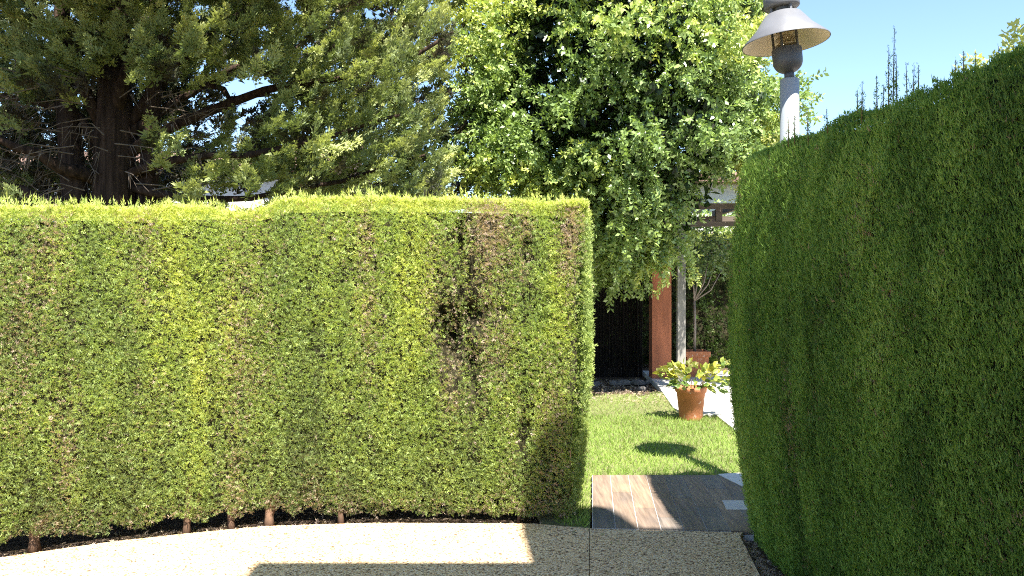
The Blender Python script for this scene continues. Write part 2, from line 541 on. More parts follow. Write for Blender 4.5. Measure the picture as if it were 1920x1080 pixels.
SPRAYS = [make_spray(s) for s in range(6)]
SLIM = [(v_ * np.array((.62, 1, 1)), f_, t_) for v_, f_, t_ in (make_spray(s + 60, 3, 0.2) for s in range(6))]
FINE = [make_spray(s + 90, 2, 0.19) for s in range(6)]
THREAD = [(v_ * np.array((.55, 1, .8)), f_, t_) for v_, f_, t_ in (make_spray(s + 120, 1, 0.17, .4) for s in range(6))]
THIN = [make_spray(s + 30, 2, 0.18) for s in range(4)]


def chaikin(P, n=3):
    P = np.array(P, float)
    for _ in range(n):
        Q = np.roll(P, -1, axis=0)
        P = np.stack([0.75 * P + 0.25 * Q, 0.25 * P + 0.75 * Q], axis=1).reshape(-1, 2)
    return P


class Loop:
    """closed hedge footprint, counter-clockwise, parametrised by arc length"""
    def __init__(self, pts):
        self.P = chaikin(pts)
        Q = np.roll(self.P, -1, axis=0)
        self.seg = np.linalg.norm(Q - self.P, axis=1)
        self.cum = np.concatenate([[0], np.cumsum(self.seg)])
        self.L = self.cum[-1]
        t = norm(np.roll(self.P, -1, axis=0) - np.roll(self.P, 1, axis=0))
        self.N = np.column_stack([t[:, 1], -t[:, 0]])

    def at(self, s):
        s = np.mod(s, self.L)
        i = np.clip(np.searchsorted(self.cum, s, side='right') - 1, 0, len(self.P) - 1)
        f = ((s - self.cum[i]) / np.maximum(self.seg[i], 1e-9))[:, None]
        j = (i + 1) % len(self.P)
        return self.P[i] * (1 - f) + self.P[j] * f, norm(self.N[i] * (1 - f) + self.N[j] * f)


def hedge_surface(loop, s, z, H, bulge, top_r, amp, seed, pits):
    """point on the clipped face at arc length s and height z"""
    p, n = loop.at(s)
    h = H(p)
    u = np.clip((z - (h - top_r)) / top_r, 0, 1)
    off = bulge(z / h) - top_r * (1 - np.sqrt(np.maximum(0, 1 - u * u)))
    P = np.column_stack([p, z])
    big = fbm(P * np.array((2.2, 2.2, 1.1)) + seed, 3) - 0.5
    fine = fbm(P * np.array((9, 9, 5)) + seed * 2, 2) - 0.5
    off = off + amp * (2.2 * big + 1.2 * fine)
    for (c, r, dep) in pits:
        dd = ((P - np.array(c)) / np.array(r)) ** 2
        off = off - dep * np.exp(-dd.sum(1) * 1.5)
    P[:, :2] += n * off[:, None]
    if seed == 3.0:                                           # the free end leans in towards its foot
        P[:, 0] -= 0.085 * np.clip((1.9 - z) / 1.9, 0, 1) * np.clip((P[:, 0] - 0.05) / 0.4, 0, 1)
    N = np.column_stack([n * (1 - 0.75 * u[:, None] ** 3), 0.05 + u ** 2])
    return P, norm(N), u, big, fine


def build_hedge_core(name, loop, H, bulge, top_r, amp, seed, pits, inset, zmin, parent):
    ns, nz = int(loop.L / 0.06), 36
    S, Z = np.meshgrid(np.linspace(0, loop.L, ns, endpoint=False), np.linspace(0, 1, nz), indexing='xy')
    p0, _ = loop.at(S.ravel())
    h = H(p0) - inset
    z = zmin + Z.ravel() * (h - zmin)
    P, N, *_ = hedge_surface(loop, S.ravel(), z, H, bulge, top_r, amp, seed, pits)
    P -= N * inset
    P[:, 2] = z
    V = P.reshape(nz, ns, 3)
    rows = [V[i] for i in range(nz)]
    c = V[-1].mean(0)
    # top cap shrinks towards the back-bone
    Fc = []
    for i in range(nz - 1):
        a = np.arange(ns); b = (a + 1) % ns
        Fc.append(np.column_stack([i * ns + a, i * ns + b, (i + 1) * ns + b, (i + 1) * ns + a]))
    me_V = V.reshape(-1, 3)
    me = bpy.data.meshes.new(name)
    faces = [tuple(f) for f in np.concatenate(Fc).tolist()]
    faces.append(tuple(range((nz - 1) * ns, nz * ns)))
    faces.append(tuple(range(ns))[::-1])
    me.from_pydata(me_V.tolist(), [], faces)
    me.materials.append(M["core"])
    return link(bpy.data.objects.new(name, me), parent)


def hedge_foliage(cloud, loop, s_rng, zmin, dens, length, H, bulge, top_r, amp, seed, pits, tintf, up=0.8, out=0.75, sprays=SPRAYS, jitter=0.45, bare=None):
    p0, _ = loop.at(np.linspace(s_rng[0], s_rng[1], 40))
    hm = H(p0).max()
    n = int((s_rng[1] - s_rng[0]) * (hm - zmin) * dens)
    s = rng.uniform(*s_rng, n); z = rng.uniform(zmin, hm, n)
    p, _ = loop.at(s)
    ok = z < H(p) - 0.01
    s, z = s[ok], z[ok]
    P, N, u, big, fine = hedge_surface(loop, s, z, H, bulge, top_r, amp, seed, pits)
    keep = np.ones(len(P), bool)
    if bare is not None: keep = rng.random(len(P)) > bare(P)
    P, N, z, big, fine = P[keep], N[keep], z[keep], big[keep], fine[keep]
    k = len(P)
    P = P + N * rng.normal(-0.012, 0.014, (k, 1))
    D = N * out * rng.uniform(.5, 1.4, (k, 1)) + np.array((0, 0, up)) * rng.uniform(.3, 1.3, (k, 1)) + rng.normal(0, jitter, (k, 3))
    R = frames(D, N * 0.9, 0.7)
    L = length * rng.uniform(.55, 1.35, k)
    P = P - norm(D) * L[:, None] * 0.45
    T = tintf(P, big, fine) + rng.normal(0, 0.10, k)
    idx = rng.integers(0, len(sprays), k)
    for q in range(len(sprays)):
        m = idx == q
        cloud.add(sprays[q], P[m], R[m], L[m], T[m], 0.2)


# ------------------------------------------------------------------ the sunlit hedge on the left
front = [(-5.0, 3.35), (-4.2, 3.95), (-3.55, 4.38), (-2.92, 4.74), (-2.3, 5.04), (-1.6, 5.27), (-0.9, 5.335), (-0.3, 5.335), (0.14, 5.32), (0.38, 5.29), (0.49, 5.27)]
backc = [(0.49, 5.5), (0.47, 5.75), (0.36, 6.02), (0.0, 6.1), (-0.9, 6.13), (-1.8, 6.03), (-2.7, 5.72), (-3.5, 5.25), (-4.4, 4.6), (-5.3, 3.95)]
hl = Loop(front + backc)
left = empty("hedge", (-1.6, 5.6, 0), "long sunlit clipped hedge with browned patches along the pale path", "hedge")


def H_left(p):
    x = p[:, 0]
    h = 2.03 + 0.055 * np.clip((x + 2.9) / 1.6, 0, 1) + 0.045 * np.clip((x + 1.62) / 0.12, 0, 1) - 0.03 * np.clip((x + 0.3) / 0.8, 0, 1)
    h = h - 0.05 * np.exp(-((x + 1.78) / 0.16) ** 2)
    return h + 0.03 * (vnoise(np.column_stack([x * 5, x * 0, x * 0])) - 0.5)


def bulge_left(v): return 0.055 * np.sin(np.clip(v, 0, 1) * math.pi) ** 0.7 - 0.02 * np.clip((0.06 - v) / 0.06, 0, 1) + 0.01


def pit(px, py, r, dep, D=5.25):
    p = at(px, py, D)
    return ((p.x, p.y, p.z), (r[0], 0.4, r[1]), dep)


pits = [pit(850, 640, (0.085, 0.19), 0.24), pit(885, 590, (0.11, 0.07), 0.17), pit(830, 610, (0.05, 0.12), 0.12), pit(862, 520, (0.025, 0.22), 0.10), pit(820, 585, (0.05, 0.09), 0.07), pit(885, 690, (0.045, 0.14), 0.16), pit(862, 440, (0.03, 0.14), 0.12),
        pit(400, 780, (0.04, 0.22), 0.06, 5.1), pit(125, 720, (0.05, 0.3), 0.045, 4.85), pit(95, 500, (0.05, 0.16), 0.05, 4.85), pit(985, 800, (0.06, 0.05), 0.10),
        pit(500, 490, (0.04, 0.05), 0.06), pit(765, 470, (0.03, 0.1), 0.05), pit(940, 580, (0.08, 0.03), 0.07), pit(985, 460, (0.04, 0.06), 0.06), pit(1085, 620, (0.04, 0.06), 0.07),
        pit(590, 620, (0.08, 0.03), 0.04), pit(300, 540, (0.1, 0.04), 0.035, 5.0), pit(1040, 870, (0.05, 0.08), 0.06)]
brown = [pit(915, 430, (0.16, 0.13), 1.0), pit(1068, 425, (0.07, 0.12), 0.95), pit(845, 655, (0.06, 0.14), 1.0), pit(890, 480, (0.07, 0.12), 0.6), pit(985, 420, (0.05, 0.10), 0.7), pit(680, 440, (0.05, 0.07), 0.5),
         pit(910, 610, (0.15, 0.08), 0.5), pit(690, 600, (0.08, 0.05), 0.35), pit(450, 690, (0.12, 0.08), 0.35, 5.15), pit(435, 900, (0.07, 0.2), 0.45, 5.1), pit(100, 470, (0.1, 0.08), 0.4, 4.85),
         pit(50, 600, (0.1, 0.1), 0.3, 4.75), pit(820, 560, (0.08, 0.14), 0.5), pit(1040, 780, (0.1, 0.1), 0.4), pit(130, 830, (0.06, 0.15), 0.4, 4.85), pit(270, 450, (0.08, 0.1), 0.3, 5.0), pit(1030, 900, (0.1, 0.1), 0.4)]


def gauss(P, spots):
    g = np.zeros(len(P))
    for (c, r, a) in spots:
        dd = ((P - np.array(c)) / np.array((r[0], 0.5, r[1]))) ** 2
        g = np.maximum(g, a * np.exp(-dd.sum(1)))
    return g


def tint_left(P, big, fine):
    lush = vnoise(np.column_stack([P[:, 0] * 1.5 + 3.1, P[:, 1] * 0, P[:, 2] * 0.55]))
    mid = fbm(P * 3.1 + 9, 2)
    t = 0.52 + 0.40 * (lush - 0.5) + 0.25 * (mid - 0.5) + 0.22 * fine + 0.25 * (vnoise(np.column_stack([P[:, 0] * 11, P[:, 1] * 0, P[:, 2] * 1.3])) - 0.5)
    t = t - 0.16 * np.clip((0.75 - P[:, 2]) / 0.6, 0, 1)                       # darker tint towards the foot
    t = t + 0.42 * np.clip((P[:, 2] - (H_left(P[:, :2]) - 0.17)) / 0.16, 0, 1) ** 1.4   # fresh yellow growth at the top
    br = gauss(P, brown) + 0.13 * np.clip((fbm(P * np.array((4.5, 1, 1.2)) + 40, 3) - 0.56) * 6, 0, 1) + 0.35 * np.clip((0.18 - P[:, 2]) / 0.14, 0, 1)
    dead = rng.random(len(P)) < br * 0.95
    return np.where(dead, rng.uniform(-0.28, -0.05, len(P)), t)


def bare_left(P): return 0.9 * gauss(P, [(c, (r[0] * .8, .5, r[1] * .8), min(1, d * 6)) for c, r, d in pits]) + 0.5 * np.clip((fbm(P * 15 + 70, 2) - 0.60) * 7, 0, 1) + np.clip((-0.01 + np.interp(P[:, 0], [-1.6, -.9], [.14, .09]) * fbm(np.column_stack([P[:, 0] * 9, P[:, 1] * 0, P[:, 0] * 2]), 2) - P[:, 2]) * 40, 0, 1)


s_end = hl.cum[int(np.argmin(np.linalg.norm(hl.P - np.array((0.49, 5.6)), axis=1)))]
s_back = hl.cum[int(np.argmin(np.linalg.norm(hl.P - np.array((0.30, 6.05)), axis=1)))]
build_hedge_core("shade_core", hl, H_left, bulge_left, 0.05, 0.022, 3.0, pits, 0.095, 0.10, left)
fc = Cloud()
hedge_foliage(fc, hl, (0.35, s_back), 0.0, 17500, 0.031, H_left, bulge_left, 0.05, 0.022, 3.0, pits, tint_left, bare=bare_left, up=1.05, jitter=0.36, sprays=FINE)
hedge_foliage(fc, hl, (s_back, hl.L), 0.10, 1300, 0.085, H_left, bulge_left, 0.05, 0.022, 3.0, [], tint_left)


def top_growth(cloud, loop, fr, bk, n, H, length, tint, up=1.6):
    """shoots on the clipped top between front and back curve"""
    fr, bk = np.array(fr), np.array(bk[::-1])
    t = rng.random(n); w = rng.random(n) ** 1.5
    f = np.column_stack([np.interp(t, np.linspace(0, 1, len(fr)), fr[:, i]) for i in (0, 1)])
    b = np.column_stack([np.interp(t, np.linspace(0, 1, len(bk)), bk[:, i]) for i in (0, 1)])
    p = f * (1 - w[:, None]) + b * w[:, None]
    z = H(p) - 0.02 + rng.normal(0, 0.008, n)
    P = np.column_stack([p, z])
    D = np.column_stack([rng.normal(0, .4, n), rng.normal(0, .4, n), np.full(n, up)])
    L = length * rng.uniform(.6, 1.3, n)
    idx = rng.integers(0, len(SPRAYS), n)
    R = frames(D)
    T = tint + rng.normal(0, .1, n)
    for q in range(len(SPRAYS)):
        m = idx == q
        cloud.add(SPRAYS[q], P[m] - norm(D[m]) * L[m][:, None] * 0.5, R[m], L[m], T[m], 0.2)


top_growth(fc, hl, front, backc, 13000, H_left, 0.06, 0.88)
# thin upright shoots that missed the last clipping
n = 620
x = rng.uniform(-3.6, 0.45, n); fx = np.interp(x, [p[0] for p in front], [p[1] for p in front])
p = np.column_stack([x, fx + rng.uniform(0.0, 0.45, n)])
cl = vnoise(np.column_stack([x * 4, x * 0, x * 0 + 3]))
D = np.column_stack([rng.normal(0, .17, n), rng.normal(0, .17, n), np.ones(n)])
Ls = rng.uniform(0.035, 0.085, n) * (0.6 + 0.9 * cl)
thin = make_spray(77, 3, 0.15, 0.5); thin = (thin[0] * np.array((0.42, 1, 0.6)), thin[1], thin[2])
fc.add(thin, np.column_stack([p, H_left(p) - 0.005]), frames(D), Ls, 0.85 + rng.normal(0, .1, n), 0.1)
fc.build("foliage", M["hedge"], left)["kind"] = "stuff"

for (px, py, w) in ((65, 1031, .045), (350, 1001, .035), (435, 992, .032), (505, 987, .045), (1060, 979, .06), (972, 979, .018), (640, 982, .03)):
    d = 2400 / (py - 520) + 0.13
    b = at(px, py, d); b.z = -0.065
    lean = random.uniform(-.04, .04)
    pts = [b, b + Vector((lean * .2, .0, .08)), b + Vector((lean, .03, .28)), b + Vector((lean * 2, .08, 0.6))]
    parts = [tube(pts, [w * .95, w * .62, w * .5, w * .4], 9)]
    for q in range(3):
        a = random.uniform(0.4, 2.7)
        e = pts[1] + Vector((math.cos(a) * .10, math.sin(a) * .16, .26))
        parts.append(tube([pts[1], pts[1].lerp(e, .5) + Vector((0, 0, -.02)), e], [w * .5, w * .4, w * .25], 6))
    mesh_obj("trunk", *join(*parts), M["bark"], left, True)

# ------------------------------------------------------------------ the tall shaded hedge on the right
rf = [(2.75, 0.75), (2.28, 1.30), (1.90, 1.95), (1.63, 2.65), (1.47, 3.3), (1.41, 3.9), (1.39, 4.4), (1.40, 4.85), (1.43, 5.1), (1.50, 5.27), (1.60, 5.34)]
rb = [(1.85, 5.40), (2.12, 5.30), (2.28, 5.0), (2.32, 4.4), (2.34, 3.8), (2.48, 3.1), (2.78, 2.3), (3.15, 1.7), (3.5, 1.2)]
hr = Loop([p for p in (rf + rb)][::-1])
right = empty("hedge", (1.9, 3.6, 0), "tall dark green shaded hedge filling the right side", "hedge")


def H_right(p): return np.interp(p[:, 1], [0, 2.4, 2.8, 3.4, 3.85, 4.3, 4.7, 5.0], [2.43, 2.42, 2.395, 2.335, 2.335, 2.355, 2.365, 2.375]) + 0.05 * (vnoise(np.column_stack([p[:, 0] * 3, p[:, 1] * 3, p[:, 0] * 0])) - 0.5)
def bulge_right(v): return 0.045 * np.sin(np.clip(v + .02, 0, 1) * math.pi) ** 0.8 - 0.10 * np.clip((0.45 - v) / 0.45, 0, 1) ** 1.3 - 0.06 * np.clip((v - 0.7) / 0.3, 0, 1)


rp = at(1670, 330, 3.35)
rpits = [((rp.x, rp.y, 2.0), (0.05, 0.045, 0.42), 0.15), ((1.46, 3.7, 0.9), (0.1, 0.05, 0.5), 0.04), ((1.40, 4.15, 1.5), (0.1, 0.05, 0.4), 0.035), ((1.40, 4.5, 1.9), (0.1, 0.06, 0.4), 0.03), ((1.9, 2.5, 1.2), (0.3, 0.05, 0.5), 0.04), ((1.42, 4.0, 0.5), (0.1, 0.06, 0.3), 0.03)]


def tint_right(P, big, fine):
    st = vnoise(np.column_stack([P[:, 0] * 6, P[:, 1] * 6, P[:, 2] * 0.8]))
    t = 0.46 + 0.45 * (st - 0.5) + 0.35 * fine + 0.35 * (fbm(P * 2.2 + 4, 2) - 0.5)
    t = t + 0.10 * np.clip((P[:, 1] - 4.0) / 1.2, 0, 1)  # far end tinted lighter, standing in for bounced light
    br = 0.5 * np.clip((fbm(P * np.array((3, 3, 1.2)) + 21, 3) - 0.60) * 5, 0, 1)
    dead = rng.random(len(P)) < br * 0.45 + 0.01
    return np.where(dead, rng.uniform(-0.2, -0.04, len(P)), t)


build_hedge_core("shade_core", hr, H_right, bulge_right, 0.12, 0.02, 8.0, rpits, 0.07, -0.02, right)
fc = Cloud()
sA = hr.cum[int(np.argmin(np.linalg.norm(hr.P - np.array((2.2, 5.2)), axis=1)))]
sB = hr.cum[int(np.argmin(np.linalg.norm(hr.P - np.array((1.85, 2.05)), axis=1)))]
sC = hr.cum[int(np.argmin(np.linalg.norm(hr.P - np.array((2.6, 0.95)), axis=1)))]
hedge_foliage(fc, hr, (sA, sB), -0.03, 21500, 0.046, H_right, bulge_right, 0.12, 0.02, 8.0, rpits, tint_right, up=2.0, out=0.55, jitter=0.27, sprays=THREAD)
hedge_foliage(fc, hr, (sB, sC), 0.0, 2500, 0.07, H_right, bulge_right, 0.12, 0.02, 8.0, [], tint_right, up=1.5, out=0.6)
hedge_foliage(fc, hr, (0, sA), 0.0, 1200, 0.09, H_right, bulge_right, 0.12, 0.02, 8.0, [], tint_right, up=1.5, out=0.6)
top_growth(fc, hr, [(q[0] + .09, q[1] - (.12 if q[1] > 5.2 else 0)) for q in rf[2:]], rb[:-2], 8000, H_right, 0.05, 0.45)
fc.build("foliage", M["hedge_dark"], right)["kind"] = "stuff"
# upright shoots standing out of the top
for (px, py0, py1) in ((1478, 252, 222), (1490, 248, 212), (1516, 240, 205), (1552, 226, 204), (1608, 205, 168), (1616, 200, 155), (1645, 186, 142), (1655, 182, 160), (1666, 180, 88), (1674, 178, 52), (1682, 174, 104),
                       (1702, 166, 120), (1712, 164, 122), (1722, 160, 122), (1790, 134, 112), (1806, 128, 96), (1830, 118, 100), (1872, 102, 86)):
    fr_ = [(960 + q[0] / q[1] * F, q) for q in rf[3:9]]
    fr_.sort(key=lambda t_: t_[0])
    d = float(np.interp(px, [t_[0] for t_ in fr_], [t_[1][1] for t_ in fr_])) + random.uniform(0.10, 0.2)
    b = at(px + random.uniform(-4, 4), py1, d)
    a = at(px, py1, d); a.z = float(H_right(np.array([(a.x, a.y)]))[0]) - 0.06
    if b.z < a.z + .05: b.z = a.z + .05
    L = (b - a).length
    sc = Cloud()
    m = max(8, int(L / 0.009))
    t = np.linspace(0.05, 1, m)[:, None]
    P = np.array(a)[None] * (1 - t) + np.array(b)[None] * t
    ang = rng.uniform(0, 6.28, m)
    D = np.column_stack([np.cos(ang) * .5, np.sin(ang) * .5, np.full(m, 0.9)])
    sc.add(THIN[0], P, frames(D), 0.040 * (1.15 - 0.8 * t[:, 0]) * rng.uniform(.6, 1.3, m), 0.5 + rng.normal(0, .08, m), 0.1)
    tv, tf = tube([a, a.lerp(b, .5), b], [.003, .0025, .001], 4)
    sc.V.append(np.array([tuple(v) for v in tv])); sc.F.append(np.array([t3 for f in tf if len(f) == 4 for t3 in ((f[0], f[1], f[2]), (f[0], f[2], f[3]))]) + sc.n); sc.T.append(np.full(len(tv), .1)); sc.n += len(tv)
    sc.build("shoot", M["hedge_dark"], right)
for (x, y) in ((1.62, 4.9), (1.58, 4.2), (1.66, 3.6), (1.78, 3.0), (2.05, 2.4)):
    b = Vector((x, y, -0.065))
    mesh_obj("trunk", *tube([b, b + Vector((0, 0, .2)), b + Vector((.02, 0, .7))], [.05, .038, .03], 8), M["bark"], right, True)

# litter of dry scale leaves and soil crumbs under the hedges
lit = Cloud()
ex = np.array(EDGE)
n = 2600
t = rng.uniform(2, len(ex) - 2.6, n); i = t.astype(int); f = (t - i)[:, None]
P2 = ex[i] * (1 - f) + ex[i + 1] * f + np.column_stack([rng.normal(0, .02, n), np.abs(rng.normal(0.0, .16, n)) - 0.02])
P = np.column_stack([P2, np.where(P2[:, 1] > 5.18, -0.055, 0.004)])
P[:, 2] = -0.055
n2 = 800
ry = rng.uniform(3.5, 5.0, n2); rx = np.interp(ry, [3.5, 4.29, 4.95], [1.31, 1.33, 1.41]) + np.abs(rng.normal(0.02, .05, n2)) + 0.015
P = np.concatenate([P, np.column_stack([rx, ry, np.full(n2, -0.055)])])
P = np.concatenate([P, np.column_stack([rng.uniform(.5, 2.1, 900), rng.uniform(10.2, 12.9, 900), np.full(900, -.05)])])  # far lawn patch, brown litter standing in for dappled shade
P[:, 2] = np.where((P[:, 1] > 10) & (P[:, 1] < 11.2), -.004, P[:, 2])
k = len(P)
lit.add(THIN[1], P, frames(np.column_stack([rng.normal(0, 1, k), rng.normal(0, 1, k), rng.normal(.15, .15, k)]), np.array([(0, 0, 2.)])), rng.uniform(.02, .05, k) * np.where(P[:, 1] > 9, 1.6, 1), rng.uniform(-.1, .13, k), 0)
o = lit.build("leaf_litter", M["hedge"])
tag(o, "brown dry leaf litter under the hedges and on the soil standing in for far lawn shade", "leaf litter", kind="stuff")

cl_ = Cloud()
n = 420
t = rng.uniform(3, len(ex) - 1.2, n); i = t.astype(int); f = (t - i)[:, None]
P2 = ex[i] * (1 - f) + ex[i + 1] * f - np.column_stack([rng.normal(0, .05, n), np.abs(rng.normal(0.0, .22, n)) + 0.01])
P = np.column_stack([P2, np.full(n, 0.003)])
P = P[inside(path_poly, P)]
k = len(P)
cl_.add(THIN[2], P, frames(np.column_stack([rng.normal(0, 1, k), rng.normal(0, 1, k), np.full(k, .08)]), np.array([(0, 0, 3.)])), rng.uniform(.012, .034, k), np.where(rng.random(k) < .6, rng.uniform(-.1, .14, k), rng.uniform(.2, .5, k)), 0)
o = cl_.build("hedge_clippings", M["hedge"])
tag(o, "scattered dry hedge clippings along the pale path's edge", "clippings", kind="stuff")

# ------------------------------------------------------------------ lamp post
LX, LY = 1.985, 5.72
lamp = empty("street_lamp", (LX, LY, -0.06), "grey lamp post with conical shade rising behind the right hedge", "street lamp")
lz = lambda py: CAM_H + (HZ - py) / F * LY
pole = mesh_obj("pole", *lathe([(0.085, -0.06), (0.085, 0.25), (0.068, 0.27), (0.066, lz(150)), (0.058, lz(148))], 28, (LX, LY)), M["lamp_pole"], lamp, True)
head = Vector((LX, LY, lz(146)))
TILT = Matrix.Translation(head) @ Matrix.Rotation(math.radians(-5.5), 4, 'Y') @ Matrix.Rotation(math.radians(-2), 4, 'X') @ Matrix.Translation(-head)


def tilt(vf): return [TILT @ Vector(v) for v in vf[0]], vf[1]


C = (LX, LY)
mesh_obj("neck", *tilt(lathe([(0.036, lz(150)), (0.034, lz(134))], 20, C)), M["lamp_dark"], lamp, True)
z0, z1 = lz(138), lz(92)
prof = [(0.02, z0)] + [(0.102 * math.sin(a), z0 + 0.085 * (1 - math.cos(a))) for a in np.linspace(0.3, math.pi / 2, 8)] + [(0.104, z1), (0.097, z1 + 0.004), (0.03, z1 + 0.012)]
mesh_obj("lamp_bowl", *tilt(lathe(prof, 32, C)), M["lamp_dark"], lamp, True)
for k in range(3):
    zz = lz(86) + k * 0.042
    mesh_obj("louvre", *tilt(lathe([(0.072, zz), (0.045, zz + 0.026), (0.045, zz + 0.032), (0.076, zz + 0.006)], 28, C, False, False)), M["lamp_cream"], lamp, True)
for a in (0.55, 2.55, 4.05, 5.4):
    cx, cy = LX + 0.088 * math.cos(a), LY + 0.088 * math.sin(a)
    mesh_obj("strut", *tilt(tube([(cx, cy, lz(95)), (cx, cy, lz(38))], [.010, .010], 6)), M["lamp_dark"], lamp)
zs, zt = lz(80), lz(23)
outer = [(0.302, zs), (0.302, zs + 0.008), (0.20, zs + 0.105), (0.125, zt - 0.01), (0.10, zt)]
inner = [(0.094, zt - 0.006), (0.118, zt - 0.02), (0.196, zs + 0.094), (0.298, zs + 0.001)]
sh = mesh_obj("lamp_shade", *tilt(lathe(outer, 48, C, False, False)), M["lamp_grey"], lamp, True)
inn = mesh_obj("inner_reflector", *tilt(lathe(inner, 48, C, False, False)), M["lamp_cream"], sh, True)
for a in np.linspace(0.3, 0.3 + 2 * math.pi, 5)[:-1]:
    cx, cy = LX + 0.095 * math.cos(a), LY + 0.095 * math.sin(a)
    mesh_obj("cap_strut", *tilt(box(cx - .008, cx + .008, cy - .008, cy + .008, zt - 0.03, lz(2))), M["lamp_grey"], lamp)
mesh_obj("lamp_core", *tilt(lathe([(0.07, zt - .03), (0.07, lz(2))], 24, C)), M["lamp_dark"], lamp, True)
mesh_obj("cap", *tilt(lathe([(0.118, lz(13)), (0.124, lz(11)), (0.124, lz(-6)), (0.11, lz(-11)), (0.06, lz(-18)), (0.01, lz(-20))], 36, C)), M["lamp_grey"], lamp, True)

# ------------------------------------------------------------------ cypress tree behind the left hedge
TX, TY = -4.47, 9.0
cyp = empty("cypress_tree", (TX, TY, -0.06), "spreading cypress with bare dark limbs and yellow-green sprays behind hedge", "tree")
parts = []
for (ox, oy, r, a) in ((0, 0, .27, 0), (-.20, -.05, .16, -.25), (.18, .06, .13, .18)):
    parts.append(tube([(TX + ox, TY + oy, -.1), (TX + ox, TY + oy, .7), (TX + ox + a * .6, TY + oy, 1.8), (TX + ox + a, TY + oy * 1.5, 3.0), (TX + ox + a * 1.6, TY, 4.4), (TX + a * 2, TY, 6.4)], [r * 1.35, r, r * .92, r * .8, r * .55, r * .15], 14))
mesh_obj("trunk", *join(*parts), M["dark_bark"], cyp, True)
LIMBS = [([(225, 300, 9), (330, 235, 8.9), (440, 190, 8.7), (560, 155, 8.5), (720, 130, 8.3), (850, 60, 8.2)], .07),
         ([(230, 260, 9), (330, 190, 9.2), (430, 130, 9.4), (520, 118, 9.6), (640, 40, 9.8)], .06),
         ([(395, 160, 9.0), (430, 185, 8.8), (500, 178, 8.6), (600, 170, 8.5)], .035),
         ([(240, 350, 9), (360, 372, 8.8), (470, 372, 8.6), (640, 340, 8.3), (800, 290, 8.1)], .05),
         ([(230, 330, 9), (330, 300, 8.6), (470, 290, 8.2), (640, 250, 7.9), (780, 210, 7.9)], .055),
         ([(180, 385, 9), (110, 380, 8.8), (40, 355, 8.6), (-60, 320, 8.4)], .10),
         ([(190, 340, 9), (120, 318, 8.7), (70, 285, 8.5), (0, 262, 8.3), (-120, 230, 8.1)], .085),
         ([(200, 280, 9), (150, 220, 9), (60, 190, 9), (-60, 180, 9)], .07),
         ([(200, 250, 9), (140, 130, 8.8), (60, 10, 8.6), (0, -120, 8.5)], .08),
         ([(215, 240, 9), (250, 100, 8.7), (320, -20, 8.4), (400, -160, 8.2)], .085),
         ([(225, 250, 9), (330, 120, 9.2), (480, 0, 9.4), (600, -130, 9.5)], .08),
         ([(200, 300, 9), (170, 260, 9.8), (100, 200, 10.6), (40, 120, 11.3)], .07),
         ([(225, 300, 9.1), (280, 240, 10), (360, 170, 10.8), (430, 60, 11.4)], .07)]
for pts, r in LIMBS:
    P = [at(*p) for p in pts]
    Q = [P[0]]
    for a, b in zip(P[:-1], P[1:]):
        m = a.lerp(b, .5) + Vector((random.uniform(-.04, .04), random.uniform(-.05, .05), random.uniform(-.03, .05)))
        Q += [m, b]
    mesh_obj("limb", *tube(Q, [r * (1 - 0.75 * i / (len(Q) - 1)) for i in range(len(Q))], 9), M["dark_bark"], cyp, True)


def make_frond(seed, n=34):
    """plume of cypress sprays, unit length along +Y, fanned mostly in XY, tips lifted towards +Z"""
    r = np.random.default_rng(seed)
    V, Fc, T = [], [], []
    o = 0
    for k in range(n):
        y = r.uniform(0.02, 0.92)
        side = r.uniform(-1, 1)
        L = (0.42 - 0.26 * y) * r.uniform(.7, 1.25)
        d = np.array((side * 1.05 * (1.1 - y * .7), 0.9, 0.35 * r.random() + 0.12 * y))
        tv, tf, tt = make_spray(int(r.integers(1e6)), 2, 0.22, 0.35)
        dd = d / np.linalg.norm(d)
        z = np.array((r.normal(0, .5), r.normal(0, .5), 1.0)); z = z - dd * z.dot(dd); z /= np.linalg.norm(z)
        R = np.column_stack([np.cross(dd, z), dd, z])
        base = np.array((side * 0.10 * (1 - y), y * .92, 0.10 * y * y + r.normal(0, .03)))
        V.append((tv * L) @ R.T + base); Fc.append(tf + o); T.append(0.15 + .35 * y + .5 * tt); o += len(tv)
    # axis
    return np.concatenate(V), np.concatenate(Fc), np.concatenate(T)


FRONDS = [make_frond(100 + s) for s in range(6)]
MAP = ["##############", "++##########+#", "+#############", "###+#####+####", "##+ddd+.######", "+ddddd...#####", "ddddd+.+######", "dddd.+++######", "+dd..d########", "+d...++#+#####"]
ROWS = [-50, 0, 45, 90, 135, 180, 225, 270, 315, 360]
cc = Cloud()
axis = np.array((TX, TY))


def add_fronds(P, L, tint, up=0.45):
    n = len(P)
    rad = P[:, :2] - axis
    rad = norm(rad)
    D = np.column_stack([rad * 0.9, np.full(n, up)]) + rng.normal(0, .28, (n, 3))
    D[:, 1] -= 0.25
    R = frames(D, np.array([(0, -0.35, 1.2)]), 0.35)
    idx = rng.integers(0, len(FRONDS), n)
    for q in range(len(FRONDS)):
        m = idx == q
        cc.add(FRONDS[q], P[m] - norm(D[m]) * (L[m] * .5)[:, None], R[m], L[m], tint[m], 0.5)


PP, LL, TT = [], [], []
GAPS = [(480, 165, 52, 24), (400, 240, 14, 20), (445, 372, 60, 16), (278, 312, 12, 26), (545, 20, 24, 16), (700, 30, 20, 16)]


def in_gap(p, m=1.25):
    px = 960 + p[0] / p[1] * F; py = HZ - (p[2] - CAM_H) / p[1] * F
    return any(((px - a) / (c * m)) ** 2 + ((py - b) / (e * m)) ** 2 < 1 for a, b, c, e in GAPS), py


